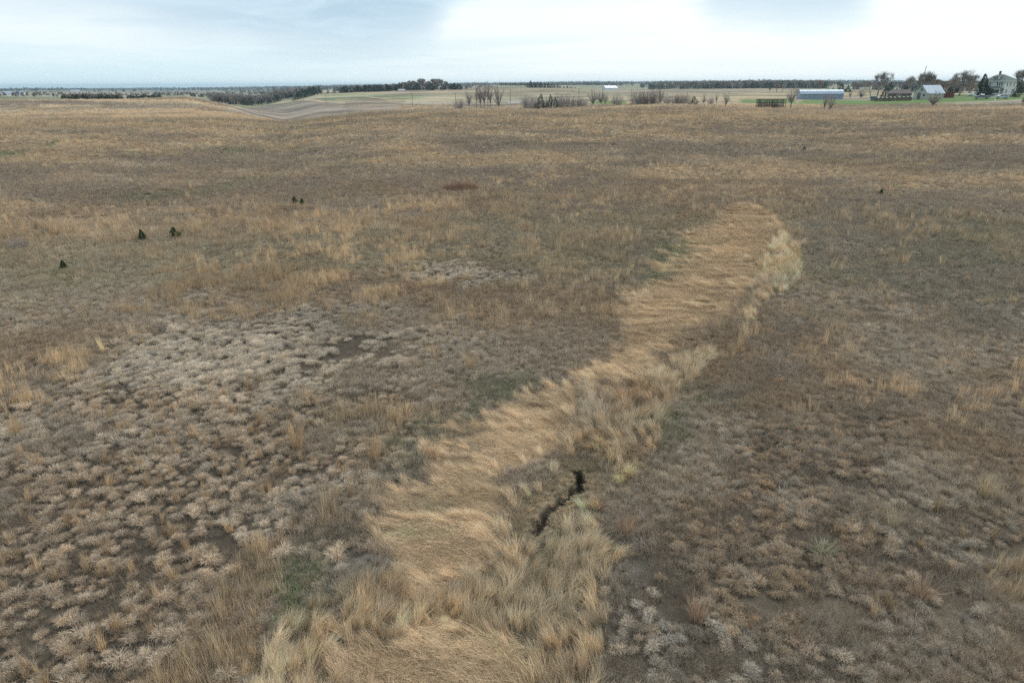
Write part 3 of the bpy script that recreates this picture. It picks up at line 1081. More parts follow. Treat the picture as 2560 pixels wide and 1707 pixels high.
# the domes themselves, each clear of its neighbours
for r0, r1, spc, sz in ((8, 34, .335, .62), (34, 60, .38, .70), (60, 100, .50, .88)):
    g_ = np.arange(-r1, r1, spc)
    X_, Y_ = np.meshgrid(g_, g_[g_ > 0])
    x, y = X_.ravel() + rs.uniform(-.36, .36, X_.size) * spc, Y_.ravel() + rs.uniform(-.36, .36, X_.size) * spc
    rr_, aa_ = np.hypot(x, y), np.abs(np.arctan2(x, y))
    k_ = (rr_ > r0) & (rr_ <= r1) & (aa_ < math.radians(48))
    x, y = x[k_], y[k_]
    z = H(x, y)
    Zz, u_, v_, d_ = zones(x, y, z)
    big2 = fbm(x * .6, y, 9, 4, 23)
    tone = fbm(x, y, 7, 4, 24)
    bare = (fbm(x, y, 1.0, 3, 25) < .365) & (fbm(x, y, 11, 3, 28) < .58)
    occ = rs.rand(len(x))
    free = (Zz['swath'] < .4) & (Zz['creek'] < .4) & (Zz['green'] < .5) & ~bare
    mo = (Zz['mound'] > .12 + .76 * occ) & free & (occ < .92 - .4 * sstep(big2, .5, .64))
    cm = mixc(C_MOUND * .88, C_MOUND * 1.14, sstep(tone, .35, .65))
    cm = mixc(cm, C_TUFT * 1.1, sstep(big2, .48, .66) * .6)
    emit(mo, x, y, z, 'mound', cm, .14, sz * (.72 + .6 * fbm(x, y, 4, 2, 43) + .45 * rs.rand(len(x)) ** 2), tilt=.05, zsc=1.0)
    ts = (Zz['tuss'] > .12 + .76 * rs.rand(len(x))) & ~mo & free & (occ < .80)
    emit(ts, x, y, z, 'mound', mixc(C_MOUND * .88, C_TUFT * .85, sstep(tone, .38, .62)), .22, np.full(len(x), sz * 1.0), tilt=.1, zsc=1.05)
    ge = (Zz['tuss'] <= .5) & (Zz['mound'] <= .5) & (Zz['gold'] < .6) & free & (occ < .30)
    emit(ge, x, y, z, 'mound', mixc(C_MOUND * .76, C_TUFT, sstep(tone, .38, .62)), .18, np.full(len(x), sz * .9), tilt=.1, zsc=1.0)

# open slopes of the middle distance
for r0, r1, de in ((230, 330, .42), (330, 640, .13)):
    x, y, z = samp(r0, r1, de)
    Zz, u_, v_, d_ = zones(x, y, z)
    c = mixc(C_TUFT * .9, C_PALE * .85, sstep(fbm(x, y, 22, 4, 41), .42, .62))
    c = mixc(c, C_GREY, sstep(fbm(x * .5, y, 40, 4, 42), .48, .64) * .8)
    bnd = fbm(x, y * 2.0, 45, 4, 61)
    c = mixc(c, np.array((.71, .575, .41)), sstep(bnd, .51, .58) * .9)
    c = mixc(c, np.array((.35, .31, .265)), sstep(1 - bnd, .515, .585) * .85)
    c = mixc(c, C_GOLD, Zz['gold'] * .5)
    ok = (Zz['lawn'] < .2) & ~((u_ > 560) & (u_ < 1000) & (d_ > 330)) & ~((u_ > 1830) & (v_ < 256)) & ~((u_ > 1000) & (v_ < 262) & (d_ > 300)) & (np.hypot(x - PONDC[0], y - PONDC[1]) > 26)
    emit(ok, x, y, z, 'patch', c, .14, np.where(d_ > 330, 1.9, 1.3), zsc=np.where(d_ > 330, .5, .75))

LOC, ROT, SCL, IDX, TIN = map(np.concatenate, (LOC, ROT, SCL, IDX, TIN))
scatter('prairie_grass', TPL, LOC, ROT, SCL, IDX, TIN, 'dry tan and grey prairie grass covering the open field')

# ------------------------------------------------------------------ trees
def bare_mesh(seed, height=10.0, spread=0.55, trunk_h=0.22, nl=4, limbs=5, twigs=1.0, lean=0.0, stems=1, fan=0.6, tw=0.035, oval=1.0):
    """leafless tree: returns (trunk mesh, crown mesh) in metres"""
    r = random.Random(seed)
    tk, cr = MB(), MB()
    tips = []

    def grow(p, d, ln, rad, lev):
        steps = 2
        q_ = Vector(p)
        dd = Vector(d)
        for s_ in range(steps):
            nd = (dd + Vector((r.gauss(0, .12), r.gauss(0, .12), r.gauss(0.06, .06)))).normalized()
            e = q_ + nd * ln / steps
            ra, rb = rad * (1 - .25 * s_), rad * (1 - .25 * (s_ + 1))
            (tk if lev <= 0 else cr).tube(q_, e, ra, rb, 5 if lev <= 1 else 3, r.random(), caps=False)
            q_, dd = e, nd
            if lev >= 1:
                tips.append((q_.copy(), dd.copy(), lev))
        if lev >= nl:
            return
        k = limbs if lev == 0 else r.choice((2, 3, 3))
        base = r.uniform(0, 6.28)
        for i in range(k):
            ax = dd.orthogonal().normalized()
            ax.rotate(Matrix.Rotation(base + i * 6.283 / k + r.gauss(0, .35), 3, dd))
            nd = (dd * (1 - fan * .5) + ax * fan * r.uniform(.55, 1.2) * spread * 2 * .62 + Vector((0, 0, .38))).normalized()
            grow(q_, nd, ln * r.uniform(.62, .86) * (1.25 if lev == 0 else 1), rb * .68, lev + 1)
    for s_ in range(stems):
        a = s_ * 6.283 / max(1, stems) + r.random()
        off = 0 if stems == 1 else .04
        d0 = Vector((lean + (math.cos(a) * .22 if stems > 1 else r.gauss(0, .04)), (math.sin(a) * .22 if stems > 1 else r.gauss(0, .04)), 1)).normalized()
        grow((math.cos(a) * off, math.sin(a) * off, -.3), d0, height * trunk_h, height * .026 * (1.0 if stems == 1 else .7), 0)
    # fine twigs
    for (p, d, lev) in tips:
        if lev < nl - 2:
            continue
        for _ in range(int((5 if lev < nl else 8) * twigs)):
            dd = (d + Vector((r.gauss(0, .55), r.gauss(0, .55), r.gauss(.18, .4)))).normalized()
            l = height * r.uniform(.035, .11)
            e = p + dd * l
            sd = dd.orthogonal().normalized()
            sd.rotate(Matrix.Rotation(r.uniform(0, 6.28), 3, dd))
            cr.poly([p - sd * tw * .5, p + sd * tw * .5, e], r.random())
    zs = [v[2] for v in cr.v]
    top = max(zs)
    xs = [abs(v[0]) for v in cr.v] + [abs(v[1]) for v in cr.v]
    k = height / top
    for mb in (tk, cr):
        mb.v = [(x * k * oval, y * k * oval, z * k) for x, y, z in mb.v]
    return tk, cr


def cedar_mesh(seed, height=6.0, width=.34, n=900, col=0.5, card=.42, rough=.2, pts=None):
    """evergreen: short needled sprays filling an uneven cone"""
    r = random.Random(seed)
    tk, cr = MB(), MB()
    tk.tube((0, 0, -.2), (0, 0, height * .85), height * .022, height * .005, 5, caps=False)
    lobes = [(r.uniform(0, 6.28), r.uniform(.1, .9), r.uniform(.6, 1.25)) for _ in range(14)]
    for _ in range(n):
        t = r.random() ** 1.25
        a = r.uniform(0, 6.28)
        R_ = height * width * (1 - t) ** .75 * (.25 + .75 * min(1, t * 7 + .35))
        lb = 1 + rough * sum(math.cos(a - la) * math.exp(-((t - lt) / .12) ** 2) * lk for la, lt, lk in lobes)
        rr = R_ * lb * math.sqrt(r.uniform(.3, 1))
        p = Vector((math.cos(a) * rr, math.sin(a) * rr, height * (.03 + .95 * t)))
        d = Vector((math.cos(a) * .8, math.sin(a) * .8, r.uniform(-.1, .9))).normalized()
        s_ = card * r.uniform(.6, 1.3) * height / 6 * (1 - .45 * t)
        sd = d.cross(Vector((r.gauss(0, 1), r.gauss(0, 1), r.gauss(0, 1)))).normalized()
        cr.poly([p - d * s_ * .3 - sd * s_ * .35, p - d * s_ * .3 + sd * s_ * .35, p + d * s_], r.random())
    return tk, cr


def brush_mesh(seed, h=5.0, w=5.0, n=70, tw=.05, twigs=16, foot=.24, stem=0.0, br=.05):
    r = random.Random(seed)
    tk, cr = MB(), MB()
    for _ in range(n):
        a, q_ = r.uniform(0, 6.28), math.sqrt(r.random())
        b0 = Vector((math.cos(a) * w * foot * q_, math.sin(a) * w * foot * q_, -.2 if not stem else stem * r.uniform(.6, 1.4)))
        hh = h * r.uniform(.45, 1.0) * (1 - .35 * q_ * q_)
        tip = Vector((math.cos(a) * w * .5 * q_ + r.gauss(0, .3), math.sin(a) * w * .5 * q_ + r.gauss(0, .3), hh))
        mid = b0.lerp(tip, .5) + Vector((r.gauss(0, .15), r.gauss(0, .15), .15))
        tk.tube(b0, mid, br, br * .6, 3, r.random(), caps=False)
        tk.tube(mid, tip, br * .6, br * .2, 3, r.random(), caps=False)
        for _ in range(twigs):
            t = r.uniform(.25, 1)
            p = b0.lerp(mid, t * 2) if t < .5 else mid.lerp(tip, t * 2 - 1)
            dd = Vector((r.gauss(0, .6), r.gauss(0, .6), r.uniform(.3, 1.2))).normalized()
            l = h * r.uniform(.06, .16)
            sd = dd.orthogonal().normalized()
            sd.rotate(Matrix.Rotation(r.uniform(0, 6.28), 3, dd))
            cr.poly([p - sd * tw * .5, p + sd * tw * .5, p + dd * l], r.random())
    if stem:
        tk.tube((0, 0, -.3), (0, 0, stem * 1.3), .16, .11, 6, .5, caps=False)
    return tk, cr


BARK = plant_mat('grey_bark', (.19, .17, .15), .3, .0)
TWIG = plant_mat('bare_twigs', (.37, .325, .29), .35, .15)
TWIGD = plant_mat('dark_twigs', (.25, .225, .20), .35, .12)
TWIGR = plant_mat('reddish_twigs', (.29, .215, .18), .35, .15)
NEEDLE = plant_mat('dark_needles', (.040, .060, .032), .55, .15)
NEEDLE2 = plant_mat('green_needles', (.065, .10, .04), .55, .15)

TREE = {}


def tree_kind(key, mk, tm, cm):
    tk, cr = mk
    TREE[key] = (tk.mesh(key + '_trunk', tm), cr.mesh(key + '_crown', cm), max(v[2] for v in cr.v))


tree_kind('round_a', bare_mesh(1, 10, .60, .14, 4, 6, .85, tw=.05), BARK, TWIG)
tree_kind('round_b', bare_mesh(2, 10, .52, .15, 4, 5, .85, tw=.05), BARK, TWIGD)
tree_kind('round_c', bare_mesh(3, 10, .70, .16, 4, 6, .8, oval=1.15, tw=.055), BARK, TWIGD)
tree_kind('tall_a', bare_mesh(4, 12, .34, .28, 4, 4, 2.4, oval=.8, tw=.06), BARK, TWIG)
tree_kind('tall_b', bare_mesh(5, 12, .38, .26, 4, 4, 2.4, lean=.08, oval=.8, tw=.06), BARK, TWIG)
tree_kind('tall_c', bare_mesh(15, 12, .32, .30, 4, 3, 2.6, lean=-.06, oval=.75, tw=.06), BARK, TWIG)
tree_kind('vase', bare_mesh(6, 10, .5, .12, 4, 5, .8, stems=2, tw=.05), BARK, TWIGD)
tree_kind('open', bare_mesh(7, 12, .75, .15, 4, 4, .7, stems=1, tw=.06), BARK, TWIGD)
tree_kind('open_b', bare_mesh(8, 12, .8, .17, 4, 4, .7, lean=.06, tw=.06), BARK, TWIGD)
tree_kind('brush_a', brush_mesh(9, 5, 6.0), TWIG, TWIG)
tree_kind('brush_b', brush_mesh(10, 5, 7.5, 90), TWIG, TWIG)
tree_kind('brush_r', brush_mesh(12, 5, 6.5, 80), TWIGR, TWIGR)
tree_kind('red_round', bare_mesh(13, 8, .62, .13, 4, 6, .8), TWIGR, TWIGR)
tree_kind('cedar_a', cedar_mesh(21, 6, .30), BARK, NEEDLE)
tree_kind('cedar_b', cedar_mesh(22, 6, .42, rough=.3), BARK, NEEDLE)
tree_kind('cedar_c', cedar_mesh(23, 6, .24), BARK, NEEDLE)
tree_kind('spruce', cedar_mesh(24, 12, .27, 2200, card=.34, rough=.3), BARK, NEEDLE)
tree_kind('veil_a', brush_mesh(51, 6, 4.6, 26, .05, 26, .02, .9, .07), BARK, TWIG)
tree_kind('veil_b', brush_mesh(52, 6, 3.4, 20, .05, 26, .02, 1.2, .07), BARK, TWIG)
tree_kind('veil_c', brush_mesh(53, 6, 6.4, 42, .05, 26, .03, .8, .08), BARK, TWIG)
tree_kind('grove_a', brush_mesh(61, 12, 4.8, 15, .07, 46, .04, 3.2, .13), BARK, TWIG)
tree_kind('grove_b', brush_mesh(62, 12, 3.8, 11, .07, 46, .04, 4.0, .13), BARK, TWIG)
tree_kind('grove_c', brush_mesh(63, 10, 6.5, 18, .06, 46, .03, 1.8, .13), BARK, TWIG)
tree_kind('far_a', bare_mesh(41, 10, .55, .18, 3, 6, 4.0, tw=.15), BARK, TWIG)
tree_kind('far_b', bare_mesh(42, 10, .45, .22, 3, 6, 4.0, tw=.15), BARK, TWIG)
tree_kind('far_cedar', cedar_mesh(43, 6, .40, 700, card=.8, rough=.3), BARK, NEEDLE)
tree_kind('sapling_a', cedar_mesh(25, 6, .34, 700, card=.8), BARK, NEEDLE2)
tree_kind('sapling_b', cedar_mesh(26, 6, .46, 700, card=.8, rough=.35), BARK, NEEDLE2)

trs = random.Random(5)


def tree(name, key, label, u, vtop, d, group=None, cat='tree', wide=1.0, rz=None, vbase=None):
    """a tree standing at distance d in the direction of photo column u; its height reaches vtop"""
    x, y, z, a = place(u, d)
    # adjust azimuth for the tree's own row
    a = float(az_dep(u, vtop + 10)[0])
    x, y = d * math.sin(a), d * math.cos(a)
    z = float(H(x, y)[0])
    h = (CAMZ - d * float(az_dep(u, vtop)[1])) - z
    h = max(h, 0.3)
    tm, cm, hh = TREE[key]
    s = h / hh
    o = thing(name, label, cat, (x, y, z), trs.uniform(0, 6.28) if rz is None else rz, group, (s * wide, s * wide, s))
    link('trunk', tm, o)
    link('crown', cm, o)
    return o


def small(name, key, label, u, v, hpx, group=None, cat='shrub', wide=1.0):
    """young shrub rooted at photo point (u, v) on the near field"""
    x, y = px2w(u, v)
    z = float(H(x, y)[0])
    dd = math.sqrt(x * x + y * y + (z - CAMZ) ** 2)
    h = hpx * dd / 1707 * 1.42
    tm, cm, hh = TREE[key]
    s = h / hh
    o = thing(name, label, cat, (x, y, z - .03), trs.uniform(0, 6.28), group, (s * wide, s * wide, s))
    link('trunk', tm, o)
    link('crown', cm, o)
    return o


# grove beyond the crest, left of centre
G1 = 'bare cottonwoods of the grove behind the crest'
for u, vt, d, key, lab, wd in ((1172, 218, 372, 'grove_a', 'thin leaning bare tree at the left edge of the grove behind the crest', .9),
                           (1190, 208, 380, 'grove_b', 'bare grey tree second from the left in the grove behind the crest', 1.0),
                           (1201, 203, 376, 'grove_a', 'bare grey tree just left of the grove\'s tallest tree', 1.1),
                           (1210, 197, 384, 'grove_a', 'tallest bare tree in the middle of the grove behind the crest', 1.05),
                           (1219, 205, 374, 'grove_b', 'bare tree just right of the grove\'s tallest tree', 1.1),
                           (1226, 209, 382, 'grove_a', 'bare grey tree at the right end of the close grove', .9)):
    tree('cottonwood', key, lab, u, vt, d, G1, wide=wd)
tree('bare_tree', 'grove_c', 'lone bare tree with forked limbs just right of the grove, left of the pond', 1246, 208, 372, wide=.95)
tree('shrub', 'brush_a', 'low bare shrub left of the grove behind the crest', 1147, 244, 375, cat='shrub')

# brush and cedars around the pond hollow
GB = 'bare brush in the hollow behind the crest'
for u, vt, d, key, lab, wd in ((1322, 233, 352, 'brush_a', 'grey brush right of the pond, left of the dark cedar pair', 1.1),
                           (1338, 236, 346, 'brush_b', 'low grey brush touching the left side of the taller dark cedar', .9),
                           (1366, 238, 342, 'brush_b', 'grey brush between the dark cedars behind the crest', .8),
                           (1400, 228, 352, 'brush_a', 'tall grey thicket just right of the dark cedars', 1.0),
                           (1420, 231, 348, 'brush_b', 'broad grey thicket in the middle of the brush belt', 1.0),
                           (1440, 236, 346, 'brush_a', 'low grey brush left of the big round bare tree', 1.1),
                           (1460, 240, 344, 'brush_b', 'low scrub at the foot of the big round bare tree', .7)):
    tree('thicket', key, lab, u, vt, d, GB, 'thicket', wide=wd)
tree('cedar_tree', 'cedar_b', 'taller of the dark cedars right of the pond', 1353, 234, 340, 'cedars right of the pond', wide=.85)
tree('cedar_tree', 'cedar_a', 'slim pointed dark cedar in the middle of the group right of the pond', 1376, 236, 341, 'cedars right of the pond')
tree('cedar_tree', 'cedar_b', 'broad low dark cedar at the right of the group right of the pond', 1388, 243, 339, 'cedars right of the pond', wide=.9)
tree('cedar_tree', 'cedar_b', 'lowest dark cedar in the hollow, left of the cedar pair', 1339, 257, 335, 'cedars right of the pond', wide=1.1)
tree('bare_tree', 'veil_c', 'big round bare tree left of the long white shed', 1484, 217, 352, wide=.85)
tree('bare_tree', 'veil_c', 'rounded bare tree with reddish twigs touching the big round one', 1503, 219, 358, wide=.95)
tree('bare_tree', 'veil_a', 'small bare tree at the right foot of the big round bare tree', 1514, 229, 350, wide=.8)
tree('thicket', 'brush_b', 'low brush alone below the long white shed', 1543, 230, 340, None, 'thicket', wide=.9)
for u, vt, key, lab, wd in ((1590, 222, 'brush_a', 'leftmost brush of the long grey thicket row near the centre right', 1.0), (1607, 219, 'brush_b', 'dense brush second from the left of the long grey thicket row', .85),
                        (1624, 219, 'brush_r', 'reddish brush in the middle of the long grey thicket row', .95), (1640, 217, 'brush_a', 'tall brush right of the reddish one in the long thicket row', .9)):
    tree('thicket', key, lab, u, vt, 335, 'long grey thicket row', 'thicket', wide=wd)
tree('bare_tree', 'grove_c', 'tallest bare tree at the right end of the long thicket row', 1652, 213, 333, wide=.8)
for u, vt, key, lab, wd in ((1668, 230, 'brush_b', 'small bushy shrub just right of the long thicket row', .7), (1687, 232, 'brush_a', 'small grey shrub two places left of the dark round cedar', .8),
                        (1702, 227, 'brush_r', 'rusty brown brush left of the dark round cedar', .9), (1717, 228, 'brush_b', 'dense grey brush against the left side of the dark round cedar', .9)):
    tree('thicket', key, lab, u, vt, 332, 'short brush row left of the round cedar', 'thicket', wide=wd)
tree('cedar_tree', 'cedar_b', 'low dark round cedar on the crest right of the brush rows', 1736, 241, 318, wide=1.35)
tree('bare_tree', 'veil_a', 'small bare tree just right of the dark round cedar', 1761, 228, 330, wide=.8)
tree('shrub', 'brush_a', 'thin grey shrub between the round cedar and the lone forked tree', 1778, 238, 330, cat='shrub', wide=.8)
tree('bare_tree', 'veil_b', 'thin bare sapling tree with pale twigs left of the lone forked tree', 1793, 228, 332, wide=.7)
tree('bare_tree', 'veil_a', 'lone forked bare tree standing on the crest left of the log pen', 1817, 223, 300, wide=.75)

# around the farm
for u, vt, d, key, lab, wd in ((1925, 218, 640, 'red_round', 'small dark round tree behind the log pen, leftmost of three', 1.0),
                           (1943, 208, 690, 'red_round', 'largest of the three dark round trees behind the log pen', 1.05),
                           (1957, 209, 690, 'round_a', 'dark round tree right of the largest one behind the log pen', .9),
                           (1984, 206, 296, 'veil_b', 'tall bare tree between the log pen and the metal shed', 1.0),
                           (2050, 198, 760, 'red_round', 'round brown tree on the ridge above the metal shed', 1.05),
                           (2137, 205, 780, 'red_round', 'reddish round tree on the ridge right of the metal shed', 1.0),
                           (2066, 224, 262, 'veil_b', 'slim bare tree in front of the metal shed, left of the pair', .62),
                           (2080, 228, 262, 'veil_a', 'forked bare tree in front of the metal shed, right of the pair', .8),
                           (2127, 221, 400, 'veil_b', 'bare thin tree right of the metal shed', .9),
                           (2155, 218, 410, 'veil_c', 'brownish round shrubby tree left of the big open tree', 1.0),
                           (2183, 193, 412, 'open_b', 'leaning bare tree at the left of the big open tree', .7),
                           (2202, 174, 420, 'open', 'big bare tree with open crown left of the hay bales', .95),
                           (2224, 176, 416, 'open_b', 'big bare tree whose limb reaches right above the dark evergreen', .7),
                           (2283, 186, 426, 'round_a', 'bare tree with tufted crown behind the leaning pole', .85),
                           (2318, 172, 420, 'vase', 'broad bare tree with upright limbs behind the barn', 1.05),
                           (2300, 192, 428, 'open', 'bare tree behind the barn roof beside the leaning pole', .8),
                           (2338, 219, 300, 'veil_c', 'low spreading bare tree in front of the barn', 1.15),
                           (2409, 171, 402, 'round_c', 'big spreading bare tree between red shed and farmhouse', .95),
                           (2392, 186, 430, 'round_a', 'smaller bare tree behind the left side of the big spreading tree', .9),
                           (2432, 182, 440, 'round_b', 'bare tree behind the right side of the big spreading tree', .9),
                           (2370, 204, 455, 'round_c', 'low bare tree behind the red shed', .9),
                           (2552, 166, 372, 'round_b', 'tall bare tree at the right edge before the farmhouse', .9)):
    tree('bare_tree', key, lab, u, vt, d, None, wide=wd)
tree('cedar_tree', 'cedar_b', 'broad black green evergreen behind the round hay bales', 2215, 213, 400, wide=1.0)
tree('cedar_tree', 'cedar_b', 'lower evergreen right of the broad black green one', 2241, 219, 402, wide=.95)
tree('cedar_tree', 'cedar_a', 'green evergreen behind the low brown roofed shed', 2262, 216, 404, wide=1.2)
tree('spruce_tree', 'spruce', 'tall dark spruce beside the left corner of the farmhouse', 2462, 184, 392, wide=1.2)
tree('spruce_tree', 'cedar_b', 'dark evergreen at the right edge in front of the farmhouse', 2546, 202, 368, wide=.72)
tree('shrub', 'cedar_b', 'dark rounded evergreen bush right of the farmhouse porch', 2528, 233, 372, cat='shrub', wide=1.1)
tree('bare_tree', 'red_round', 'reddish bare trunk and twigs at the far right edge on the crest', 2561, 240, 262, wide=.6)
for u, vt, lab in ((2070, 220, 'dark little cedar on the far ridge left above the metal shed'), (2082, 217, 'middle dark cedar on the far ridge above the metal shed'), (2102, 218, 'dark cedar on the far ridge right above the metal shed')):
    tree('cedar_tree', 'cedar_b', lab, u, vt, 900, 'cedars on the ridge above the metal shed', wide=.9)

# conifer row on the hill
k = 0
crow = [(1326, 204, 1.1), (1336, 207, .9), (1343, 207, .9), (1351, 207, .85), (1361, 209, 1), (1371, 210, 1), (1379, 212, 1), (1386, 213, .9), (1394, 213, .8), (1400, 214, .8), (1409, 217, .9), (1418, 216, 1.1), (1427, 218, 1.0), (1438, 220, 1.3)]
for i, (u, vt, wd) in enumerate(crow):
    lab = {0: 'tallest dark conifer at the left end of the sloping conifer row', len(crow) - 1: 'lone small conifer just past the right end of the conifer row'}.get(i, 'dark pointed conifer inside the sloping row on the far hill')
    tree('conifer', 'cedar_c' if i % 2 else 'cedar_a', lab, u, vt - 2, 940, 'conifer row on the hill', wide=wd * 1.75)
# bare trees continuing the row to the left
for i, u in enumerate(range(1252, 1324, 6)):
    tree('bare_tree', ('far_a', 'far_b')[i % 2], 'bare tree in the grey row left of the conifer row', u + trs.uniform(-1, 1), 206.5 + trs.uniform(-1.5, 1.5), 945 + trs.uniform(-10, 10), 'grey tree row left of the conifers')
# windbreak on the hill
wbk = []
for i in range(58):
    u = 862 + i * 5.1 + trs.uniform(-1.5, 1.5)
    t = (u - 862) / 296
    if 0.46 < t < .88:
        dark = i % 3 == 0
        vt = 203 + trs.uniform(-3, 3) if not dark else 209 + trs.uniform(-2, 2)
        if 1045 < u < 1065 or 1075 < u < 1108:
            vt = 196 + trs.uniform(-1.5, 2) if not dark else vt
    elif t >= .88:
        dark, vt = True, 209 + trs.uniform(-2, 3)
    else:
        dark = i % 5 < 3
        vt = (216 - 14 * t) + trs.uniform(-3, 2)
    if u > 1150:
        vt = 214
    wbk.append((u, vt, dark))
for i, (u, vt, dark) in enumerate(wbk):
    key = ('far_cedar', 'cedar_a')[i % 2] if dark else ('far_a', 'far_b')[i % 2]
    tree('cedar_tree' if dark else 'bare_tree', key, 'dark cedar in the dense windbreak on the far hill' if dark else 'bare grey tree rising from the windbreak on the far hill', u, vt, 905 + trs.uniform(-15, 25), 'cedars of the hill windbreak' if dark else 'bare trees of the hill windbreak', wide=1.9 if dark else 1.35)
for u, vt, wd, lab in ((820, 224, 1.2, 'small dark cedar left of the hill windbreak, first of two'), (836, 223, 1.5, 'broad dark cedar left of the hill windbreak, second of two'), (854, 217, 1.2, 'taller dark cedar standing alone at the left end of the windbreak'),
                    (1166, 214, 1.6, 'rounded dark cedar right of the hill windbreak')):
    tree('cedar_tree', 'cedar_b', lab, u, vt, 900, None, wide=wd)
# cedar line climbing the left slope
for i, (u, vt) in enumerate([(735, 241), (742, 238), (750, 234), (757, 232), (764, 230), (770, 226), (778, 230), (786, 231), (795, 232), (804, 232)]):
    tree('cedar_tree', 'cedar_b', 'dark cedar of the line climbing the left hill slope', u, vt, 820 + i * 6, 'cedar line on the left slope', wide=1.2)
for i, (u, vt) in enumerate([(662, 243), (670, 240), (679, 240), (688, 241), (711, 234), (720, 234), (728, 232)]):
    tree('cedar_tree', 'cedar_b', 'dark cedar below the cedar line in the left valley', u, vt, 1050, 'cedars in the left valley', wide=1.3)

# saplings standing in the near grass
small('cedar_sapling', 'sapling_b', 'small dark green cedar, left of the close pair in the middle left field', 737, 513, 15, 'young cedars in the grass', wide=.95)
small('cedar_sapling', 'sapling_a', 'small dark green cedar, right of the close pair in the middle left field', 757, 518, 15, 'young cedars in the grass', wide=1.1)
small('cedar_sapling', 'sapling_a', 'slim small green cedar left of the golden stand', 356, 604, 20, 'young cedars in the grass', wide=1.0)
small('cedar_sapling', 'sapling_b', 'bushy small dark cedar above the golden stand', 437, 596, 19, 'young cedars in the grass', wide=1.1)
small('cedar_sapling', 'sapling_a', 'tiny dark cedar lowest down near the left edge', 160, 677, 17, 'young cedars in the grass', wide=1.1)
small('cedar_sapling', 'sapling_b', 'tiny dark cedar far off in the upper right field', 2010, 380, 9, 'young cedars in the grass')
small('cedar_sapling', 'sapling_a', 'tiny dark green cedar right of the swath in the upper right field', 2202, 491, 12, 'young cedars in the grass')
small('shrub', 'brush_b', 'grey twiggy bush under pale grass near the left edge', 46, 624, 24, cat='shrub')
for i in range(1):
    x, y = px2w(1152, 476)
    z = float(H(x, y)[0])
    o = thing('brush_patch', 'rusty brown brush patch alone in the upper middle field', 'brush', (x, y, z), 0)
    mb = MB()
    for _ in range(1500):
        a, q_ = R.uniform(0, 6.28), math.sqrt(R.random())
        blade(mb, (math.cos(a) * 2.2 * q_, math.sin(a) * 1.6 * q_, 0), R.uniform(0, 6.28), R.uniform(.8, 1.35) * (1.1 - .45 * q_), R.uniform(0, .35), R.uniform(-.1, .4), .02, 2)
    mb.build('stems', plant_mat('rust_stems', (.27, .165, .115), .35, .15), o)

# distinct tufts near the camera
def tuft_thing(u, v, h, label, color, n=150, sp=.3, w=.012, cat='grass tuft', name='grass_tuft', r=.14, wide=1.0):
    x, y = px2w(u, v)
    z = float(H(x, y)[0])
    o = thing(name, label, cat, (x, y, z), 0)
    mb = MB()
    for _ in range(n):
        a, q_ = R.uniform(0, 6.28), math.sqrt(R.random())
        blade(mb, (math.cos(a) * r * q_, math.sin(a) * r * q_, -.02), a + R.gauss(0, .5), h * R.uniform(.55, 1.1), sp * q_ * R.uniform(.3, 1.2), R.uniform(.1, .8) * wide, w, 4)
    mb.build('blades', plant_mat('tuft_%d' % int(u), color, .35, .22), o)
    return o


tuft_thing(1178, 925, 1.3, 'tall golden tuft standing alone left of the two swaths', (0.53, 0.39, 0.24), 130, .45)
tuft_thing(935, 1150, 1.25, 'tall golden tuft in the middle left, left of the lower swath', (0.51, 0.38, 0.24), 140, .4)
tuft_thing(745, 1130, 1.5, 'tallest narrow golden tuft on the left, above the grey mounds', (0.51, 0.37, 0.23), 150, .2)
tuft_thing(1080, 1155, 1.0, 'orange tuft just left of the lower swath edge', (0.49, 0.33, 0.21), 120, .35)
tuft_thing(1740, 1555, 1.0, 'upright orange tuft at the lower right near the bottom', (0.45, 0.32, 0.22), 150, .25)
tuft_thing(2300, 1500, .9, 'rounded dark orange tuft at the lower right', (0.41, 0.29, 0.20), 190, .7)
tuft_thing(2462, 1250, 1.15, 'pale golden tuft near the right edge', (0.49, 0.39, 0.25), 150, .35)
tuft_thing(1566, 1340, .95, 'orange tuft right of the drainage', (0.49, 0.33, 0.21), 120, .25)
tuft_thing(2230, 1325, 1.1, 'slim pale upright tuft in the right field', (0.47, 0.39, 0.26), 70, .18)
tuft_thing(2175, 1470, .8, 'brown tuft left of the rounded dark orange one', (0.36, 0.28, 0.21), 150, .6)
tuft_thing(40, 1095, 1.1, 'golden tuft at the left edge above the grey mounds', (0.53, 0.39, 0.24), 120, .2)
tuft_thing(2058, 1385, .62, 'pale grey green spiky tuft alone in the lower right field', (.42, .43, .30), 130, 1.1, .016, name='spiky_tuft', wide=1.6)

# water lying in the cut of the drainage
wm = bpy.data.materials.new('dark_water')
wm.use_nodes = True
_b = wm.node_tree.nodes['Principled BSDF']
_b.inputs['Base Color'].default_value = (.02, .022, .02, 1)
_b.inputs['Roughness'].default_value = .06
mb = MB()
gp = [Vector((p[0], p[1], 0)) for p in GULLY[3:7]]
zw = float(min(H(p.x, p.y)[0] for p in gp)) + .10
for a_, c_ in zip(gp[:-1], gp[1:]):
    n_ = Vector((-(c_ - a_).y, (c_ - a_).x, 0)).normalized() * .17
    mb.poly([(a_ - n_).to_tuple()[:2] + (zw,), (a_ + n_).to_tuple()[:2] + (zw,), (c_ + n_).to_tuple()[:2] + (zw,), (c_ - n_).to_tuple()[:2] + (zw,)])
kind(mb.build('ditch_water', wm), 'structure', 'dark water in the narrow cut of the drainage')

